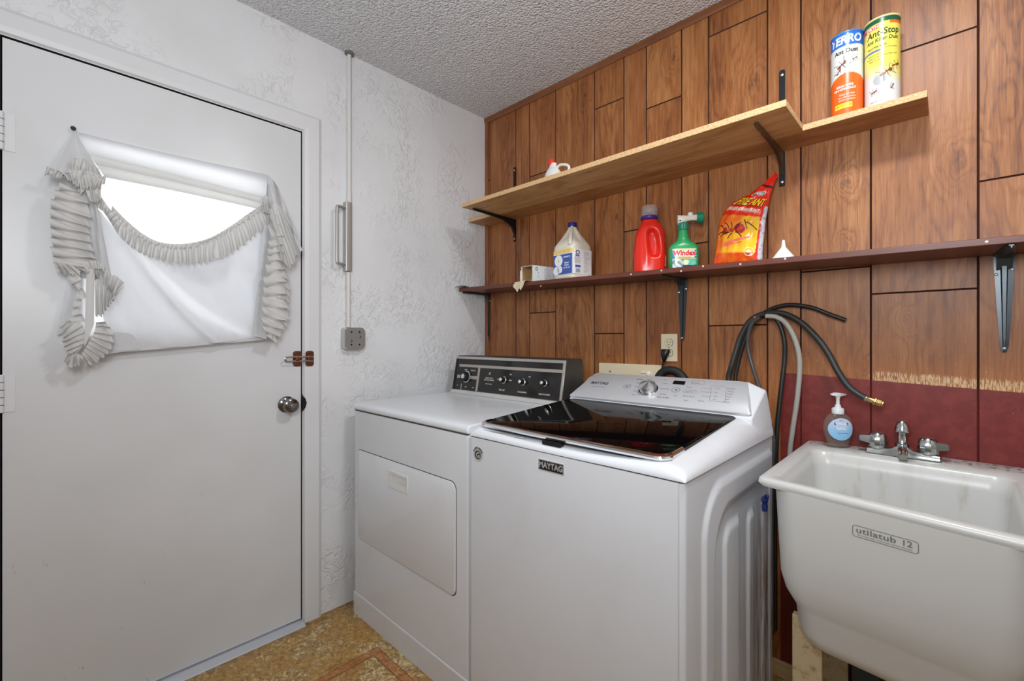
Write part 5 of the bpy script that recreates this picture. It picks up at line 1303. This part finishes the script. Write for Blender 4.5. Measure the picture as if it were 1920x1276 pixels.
# ---- bag of ant bait leaning on the panelling
bag = thing('bait_bag', (1.43, -.09, zl(1.43)), 'crumpled red and yellow bag of fire ant bait, its top twisted to a point', 'bag')
LB = [(1337, 496), (1342, 466), (1346, 436), (1351, 412), (1362, 392), (1381, 376), (1404, 363), (1428, 348), (1441, 335), (1452, 322)]
RB = [(1430, 490), (1431, 462), (1434, 432), (1437, 408), (1440, 390), (1443, 374), (1446, 362), (1450, 350), (1454, 339), (1459, 328)]
def bag_pt(u, v, side=1, d=0.):
    a = interp(LB, v); b = interp(RB, v)
    px, py = a[0]+(b[0]-a[0])*u, a[1]+(b[1]-a[1])*u
    th = .034*(max(0, sin(pi*u))**.55)*(1-v)**.75*(.35+.65*min(1, v/.12+.25)) + .0015
    w_ = .0045*nz(u*5, v*8, 1)+.003*nz(u*13, v*15, 5)+.004*sin((u*2.2+v*5.)*3.2)*v
    base = ony(px, py, -.085+.045*v)
    q = CAM.y
    return Vector((base.x, base.y-side*th-(w_+d if side > 0 else -w_), base.z)), base
def bagf(d=0.): return lambda u, v: bag_pt(u, v, 1, d)[0]
bm = bmesh.new(); nu_, nv_ = 46, 80; secs = []
uvs = {}
for j in range(nv_+1):
    v = j/nv_; s = []
    for i in range(nu_+1): p_ = bag_pt(i/nu_, v, 1)[0]; s.append(p_)
    for i in range(nu_-1, 0, -1): s.append(bag_pt(i/nu_, v, -1)[0])
    secs.append(s)
rings(bm, secs)
bb = mk('bag_body', bm, M_bagprint, bag, smooth=True, angle=180)
me = bb.data; at = me.color_attributes.new('print', 'FLOAT_COLOR', 'POINT'); per = 2*nu_
for idx in range(len(me.vertices)):
    j, i = divmod(idx, per)
    v = j/nv_; u = i/nu_ if i <= nu_ else (per-i)/nu_; back = i > nu_
    n1 = nz(u*6, v*9, 7); n2 = nz(u*22, v*26, 2)
    c = (226, 40, 22)
    if not back:
        if v < .50 and u < .88:
            k = v/.50
            if v < .10: c = (236, 96+int(60*n1), 24)
            else:
                ye = (246, 206, 40); rd = (228, 74, 24); m_ = min(1, max(0, .62+.9*(u-.35)+.35*n1-.4*(k-.5)))
                c = tuple(int(rd[q]+(ye[q]-rd[q])*m_) for q in range(3))
            if v > .44+.07*u-.02: c = (226, 46, 26)
        if .47 < v-.05*u < .51 and u < .85: c = (224, 120, 90)
        if v > .80 and abs(v-.84) < .012 and u > .15: c = (28, 20, 20)
        if u > .93 and v < .62: c = (206, 206, 214) if n2 > -.3 else (150, 160, 190)
        if u < .03: c = (200, 90, 30)
        # blurred ant drawing
        for ex, ey, ra, rb in ((.20, .285, .075, .032), (.33, .300, .05, .022), (.50, .325, .12, .048)):
            if ((u-ex)/ra)**2+((v-ey)/rb)**2 < 1: c = (176, 34, 20) if n2 < .25 else (226, 84, 60)
    else: c = (200, 60, 50)
    at.data[idx].color = (*lin(tuple(min(255, max(0, q)) for q in c)), 1)
BLM = [plain((0, 0, 0), .5), plain((50, 16, 12), .4), plain((250, 214, 40), .3), plain((240, 226, 216), .35), plain((120, 120, 128), .4), plain((238, 110, 86), .35)]
bm = bmesh.new(); bf1, bf2, bf3 = bagf(.0016), bagf(.0024), bagf(.0008)
for u0, v0, u1, v1 in ((.28, .31, .16, .36), (.34, .32, .30, .37), (.40, .31, .52, .385), (.30, .28, .10, .235), (.36, .275, .28, .22), (.44, .29, .60, .235), (.16, .30, .06, .33), (.16, .275, .05, .25), (.62, .40, .86, .34), (.56, .42, .66, .33)):
    n_ = 6; du, dv = (v1-v0), -(u1-u0); l_ = hypot(du, dv); du, dv = du/l_*.010, dv/l_*.005
    a_ = []; b_ = []
    for k in range(n_+1):
        t_ = k/n_; a_.append(bm.verts.new(bf3(u0+(u1-u0)*t_+du, v0+(v1-v0)*t_+dv+.01*sin(pi*t_)))); b_.append(bm.verts.new(bf3(u0+(u1-u0)*t_-du, v0+(v1-v0)*t_-dv+.01*sin(pi*t_))))
    for k in range(n_): bm.faces.new((a_[k], a_[k+1], b_[k+1], b_[k])).material_index = 1
mk('ant_drawing', bm, BLM, bb, recalc=False); bm = bmesh.new()
def bt(s_, sz, mi, cu, cv, f, sx=5.2, sl=.06, **k):
    """text in bag space: u is scaled so letters keep their width"""
    vs, fs = text_geo(s_, sz, **k); V = [bm.verts.new(f(cu+v_.x*sx, cv+v_.y*2.8+v_.x*sl)) for v_ in vs]
    for q in fs:
        try: bm.faces.new([V[i] for i in q]).material_index = mi
        except ValueError: pass
bt('FIRE ANT', .047, 1, .475, .612, bf1, 4.2, .30, bold=.0030, shear=.25); bt('FIRE ANT', .047, 2, .470, .616, bf2, 4.2, .30, bold=.0012, shear=.25)
bt('KILLER GRANULE BAIT', .0170, 3, .44, .520, bf1, 4.4, .26, bold=.0005, shear=.2); 
flat(bm, [(.50+(x*cos(.12)-y*sin(.12)), .735+(y)+x*.12) for x, y in circ(0, 0, .25, .036)], bf1, 3); flat(bm, [(.50+x, .735+y+x*.12) for x, y in circ(0, 0, .225, .030)], bf2, 4)
bt('AMDRO', .016, 3, .50, .735, bagf(.003), 5.2, .3, bold=.0006)
mk('bag_lettering', bm, BLM, bb, recalc=False); bm = bmesh.new()
for (u0, v0, u1, v1, w_) in ((.18, .165, .74, .255, .011), (.16, .150, .60, .20, .004)):
    a_ = [bm.verts.new(bf1(u0+(u1-u0)*k/8, v0+(v1-v0)*k/8+w_)) for k in range(9)]; b_ = [bm.verts.new(bf1(u0+(u1-u0)*k/8, v0+(v1-v0)*k/8-w_)) for k in range(9)]
    for k in range(8): bm.faces.new((a_[k], a_[k+1], b_[k+1], b_[k])).material_index = 5
mk('bag_stripe', bm, BLM, bb, recalc=False); bm = bmesh.new()
ring_flat(bm, circ(.76, .10, .10, .045), circ(.76, .10, .085, .037), bf1, 3); flat(bm, [(.70, .09), (.82, .09), (.76, .125)], bf1, 3)
mk('bag_emblem', bm, BLM, bb, recalc=False)

# ---- funnel
q = ony(1469, 449, -.115); fx_ = q.x; fz = zl(fx_)+.0005
bm = bmesh.new(); lathe(bm, [(.0375, 0), (.0385, .002), (.036, .007), (.0085, .044), (.0065, .048), (.0042, .067), (.0030, .070), (.0022, .070), (.0052, .046), (.034, .005), (.0355, .0005)], (fx_, -.115, fz), 'z', 32)
fn = mk('funnel', bm, plain((236, 238, 240), .35), smooth=True, angle=30); tag(fn, 'small white plastic funnel standing upside down on the red-brown shelf', 'funnel')

# ---- torn carton
ct = thing('torn_carton', (.50, -.10, zl(.5)), 'torn open small white carton lying on its side left of the bleach jug', 'carton')
tx, ty, tz = .497, -.108, zl(.5)+.001; ta = radians(78)
def tp(u, v, h): return (tx+u*cos(ta)-v*sin(ta), ty+u*sin(ta)+v*cos(ta), tz+h)
# open end faces left/front; box runs to the right
cl, chh, cd_ = .135, .078, .088
corn = [(-cl/2, -cd_/2), (-cl/2, cd_/2), (cl/2, cd_/2), (cl/2, -cd_/2)]
th = .0018
M_cart = [plain((226, 228, 228), .55), plain((176, 138, 84), .7)]
bm = bmesh.new()
def cwall(u0, u1, v0, v1, h0, h1, f=tp):
    P = [f(u, v, h) for h in (h0, h1) for v in (v0, v1) for u in (u0, u1)]; V = [bm.verts.new(p_) for p_ in P]
    for q_ in ((0, 2, 3, 1), (4, 5, 7, 6), (0, 1, 5, 4), (2, 6, 7, 3), (0, 4, 6, 2), (1, 3, 7, 5)): bm.faces.new([V[i] for i in q_])
cwall(-cl/2, cl/2, -cd_/2, cd_/2, 0, th); cwall(-cl/2, cl/2, -cd_/2, cd_/2, chh-th, chh); cwall(-cl/2, cl/2, -cd_/2, -cd_/2+th, th, chh-th); cwall(-cl/2, cl/2, cd_/2-th, cd_/2, th, chh-th); cwall(cl/2-th, cl/2, -cd_/2+th, cd_/2-th, th, chh-th)
bmesh.ops.recalc_face_normals(bm, faces=bm.faces[:])
cen_ = Vector(tp(0, 0, chh/2))
for f in bm.faces:
    c_ = f.calc_center_median(); 
    if (c_-cen_).dot(f.normal) < 0: f.material_index = 1
mk('carton_body', bm, M_cart, ct, recalc=False)
# ragged torn flaps around the opening
def flap(name, edge, outv, hv, n=9, seed=1, L=.04):
    bm = bmesh.new(); R = random.Random(seed); a_ = []; b_ = []
    for k in range(n+1):
        t_ = k/n; e = edge(t_); l = L*(.35+.65*R.random())
        a_.append(bm.verts.new(tp(*e))); b_.append(bm.verts.new(tp(e[0]+outv[0]*l, e[1]+outv[1]*l, e[2]+hv*l)))
    for k in range(n): bm.faces.new((a_[k], a_[k+1], b_[k+1], b_[k]))
    return mk(name, bm, M_cart[0] if seed != 3 else plain((218, 200, 168), .6), ct, recalc=False, solid=.0012)
bm = bmesh.new(); R = random.Random(3); rows = []
for k in range(11):
    t_ = k/10; v_ = -cd_/2+cd_*t_; L_ = (.012+.030*sin(pi*min(1, .25+t_*.75)))*(.75+.5*R.random())
    d_ = .036+.004*R.random()
    rows.append([bm.verts.new(tp(*q_)) for q_ in ((-cl/2, v_, .004), (-cl/2-d_*.55, v_+.006, .0055), (-cl/2-d_, v_+.010, .003), (-cl/2-d_-.004, v_+.016, .003-L_*.5), (-cl/2-d_-.006, v_+.022, .002-L_))])
for a_, b_ in zip(rows, rows[1:]):
    for k in range(4): bm.faces.new((a_[k], a_[k+1], b_[k+1], b_[k]))
mk('torn_flap', bm, plain((224, 208, 178), .6), ct, recalc=False, solid=.0012)
flap('torn_flap', lambda t_: (-cl/2, -cd_/2+cd_*t_, chh-.001), (-.5, 0), .12, 9, 4, .022)
flap('torn_flap', lambda t_: (-cl/2, cd_/2-.001, chh*t_), (-.6, .1), 0, 7, 5, .022)
flap('torn_flap', lambda t_: (-cl/2, -cd_/2+.001, chh*t_), (-.5, -.3), 0, 7, 6, .020)
bm = bmesh.new(); R = random.Random(9)
for k in range(26):
    u, h = -cl/2+.02+R.random()*(cl-.03), .010+R.random()*(chh-.02); s_ = .0012+.0016*R.random()
    bm.faces.new([bm.verts.new(tp(u+s_*cos(a_), -cd_/2-.0006, h+s_*sin(a_))) for a_ in (0, 1.2, 2.5, 3.8, 5.1)])
ring_flat(bm, circ(-.045, .062, .008), circ(-.045, .062, .005), lambda u, v: tp(u, -cd_/2-.0008, v))
mk('speckles', bm, plain((70, 84, 110), .5), ct, recalc=False)

# ---- ant powder canisters on the upper shelf
def canister(x, y, h, r, label, colf, texts, lidc, mats, name='powder_canister', face=None):
    t_ = thing(name, (x, y, ZS), label, 'canister')
    z0 = ZS+.0005
    bm = bmesh.new(); n = 120; m_ = 90; R_ = []
    for j in range(m_+1):
        R_.append([bm.verts.new((x+r*cos(2*pi*k/n), y+r*sin(2*pi*k/n), z0+h*j/m_)) for k in range(n)])
    for a_, b_ in zip(R_, R_[1:]):
        for k in range(n): bm.faces.new((a_[k], a_[(k+1) % n], b_[(k+1) % n], b_[k]))
    bm.faces.new(R_[0][::-1]); bm.faces.new(R_[-1])
    body = mk('body', bm, M_print, t_, smooth=True, angle=60)
    ca = atan2(CAM.y-y, CAM.x-x) if face is None else face
    def colw(px, py, pz):
        a_ = atan2(py-y, px-x)-ca
        a_ = (a_+pi) % (2*pi)-pi
        return colf(a_*r, (pz-z0))
    paint(body, colw)
    def f(d): return lambda u, v: (x+(r+d)*cos(ca+u/r), y+(r+d)*sin(ca+u/r), z0+v)
    for (s_, sz, mi, cu, cv, kw) in texts:
        bm = bmesh.new(); add_text(bm, s_, f(.0005), sz, mi=mi, cx=cu, cy=cv, **kw); mk('lettering', bm, mats, body, recalc=False)
    bm = bmesh.new(); lathe(bm, [(r+.0006, z0+h-.003), (r+.0016, z0+h-.002), (r+.0016, z0+h+.002), (r-.001, z0+h+.003), (r-.002, z0+h-.0)], (x, y, 0), 'z', 60); mk('rim', bm, lidc, t_, smooth=True, angle=35)
    return f, body
def ants(u, v, L, c, dark):
    for cu, cv, s_, ang in L:
        x_, y_ = (u-cu)*cos(ang)+(v-cv)*sin(ang), -(u-cu)*sin(ang)+(v-cv)*cos(ang)
        for ex, ra, rb in ((-.9, .55, .36), (0, .45, .25), (.85, .6, .42)):
            if ((x_/s_-ex)/ra)**2+((y_/s_)/rb)**2 < 1: return dark
        for k in (-1, 0, 1):
            for sg in (-1, 1):
                xx = k*.5+(k*.9)*abs(y_/s_)*.8
                if .15 < sg*y_/s_ < 1.6 and abs(x_/s_-xx) < .11: return (110, 100, 96)
    return c
def c1(u, v):
    if v > .218: return (44, 116, 206)
    if v > .122+.012*cos(u/.0415*1.3)*1.6: return ants(u, v, [(-.012, .165, .011, .6), (-.022, .146, .007, 1.0), (.021, .176, .006, .3)], (224, 226, 226), (120, 60, 50))
    if v > .118+.012*cos(u/.0415*1.3)*1.6: return (240, 240, 236)
    if .030 < v < .046 and -.032 < u < .014: return (246, 226, 60)
    return (244, 106, 34)
canister(1.722, -.062, .2615, .0415, 'blue, white and orange ant dust canister, left one of the two on the upper shelf', c1,
         [('TERRO', .033, 0, -.004, .238, dict(bold=.0012, shear=.15, sx=.84)), ('Ant Dust', .0175, 1, -.002, .203, dict(bold=.0005, sx=.95)),
          ('KILLS ANTS', .0085, 0, -.006, .098, dict(bold=.0004)), ('ON CONTACT', .0085, 0, -.006, .088, dict(bold=.0004)), ('Easy to use', .0085, 0, .0, .072, {}), ('also kills roaches,', .0065, 0, .0, .063, {}), ('spiders, crickets', .0065, 0, .0, .055, {}), ('NET WT 1 LB', .0068, 1, -.010, .038, {})],
         plain((60, 130, 214), .3), [plain((244, 246, 248), .35), plain((30, 30, 34), .4)])
def c2(u, v):
    if v > .248: return (22, 92, 62)
    if v > .232 and u < -.006 and v < .245: return (222, 60, 70)
    if v > .240 and u > .018: return (230, 110, 40)
    e = .130-.022*(u/.04)*.6
    y_ = (236, 222, 96)
    if v > e: c = y_
    elif v > e-.05: k = (e-v)/.05; c = tuple(int(y_[q]+((222, 222, 218)[q]-y_[q])*k) for q in range(3))
    else: c = (222, 223, 222)
    if .165 < v < .172 and u < -.002: return (80, 110, 180)
    if ((u+.006)/.016)**2+((v-.082)/.016)**2 < 1: c = (178, 180, 182)
    return ants(u, v, [(.010, .100, .0115, .5), (-.020, .050, .006, .3), (.024, .056, .005, 1.2), (.034, .118, .009, .4)], c, (128, 66, 48))
canister(1.808, -.066, .2640, .0420, 'yellow and white ant dust canister with green rim, right one on the upper shelf', c2,
         [('ORTHO', .012, 2, -.020, .2385, dict(bold=.0004)), ('Ant-Stop', .026, 0, .002, .219, dict(bold=.0005, sx=.86, shear=.1)), ('Ant Killer Dust', .0150, 0, .000, .199, dict(bold=.0003, sx=.86, shear=.1)),
          ('KILLS FIRE ANTS', .0065, 1, -.014, .180, dict(bold=.0002)), ('Kills the queen', .0062, 1, .018, .172, {}), ('Kills on contact', .0062, 1, -.016, .158, {}), ('Works in 24 hours', .0062, 1, -.016, .150, {}), ('Easy to use', .0062, 1, -.018, .142, {}), ('Outdoor use', .006, 1, .020, .152, {}), ('NET WT 1 LB', .005, 1, -.014, .020, {})],
         plain((226, 214, 150), .35), [plain((36, 74, 44), .4), plain((70, 76, 90), .4), plain((250, 250, 250), .4)])

# ---- little white jug on the upper shelf
q = ony(1033, 302, -.20); jx, jy, jz = q.x, -.20, ZS+.001
lj = thing('small_jug', (jx, jy, jz), 'small white plastic jug with red cap half hidden on the upper shelf', 'jug')
bm = bmesh.new(); lathe(bm, [(.030, 0), (.033, .003), (.034, .06), (.030, .078), (.020, .094), (.0155, .100), (.015, .116)], (jx+.012, jy, jz), 'z', 32, sx=1.25, sy=.9)
body = mk('body', bm, plain((232, 232, 228), .4), lj, smooth=True)
jp_ = lambda px, py: ony(px, py, -.205)
bm = bmesh.new(); tube(bm, [jp_(1043, 322), jp_(1045, 314), jp_(1051, 309), jp_(1062, 309), jp_(1067, 314), jp_(1064, 324), jp_(1056, 332)], .0062, 12, sm=5); mk('handle', bm, plain((236, 236, 230), .4), body, smooth=True)
bm = bmesh.new(); lathe(bm, [(.0165, .110), (.0170, .132), (.015, .136), (.008, .137)], (jx+.004, jy, jz), 'z', 28); mk('cap', bm, plain((222, 62, 44), .4), lj, smooth=True, angle=40)
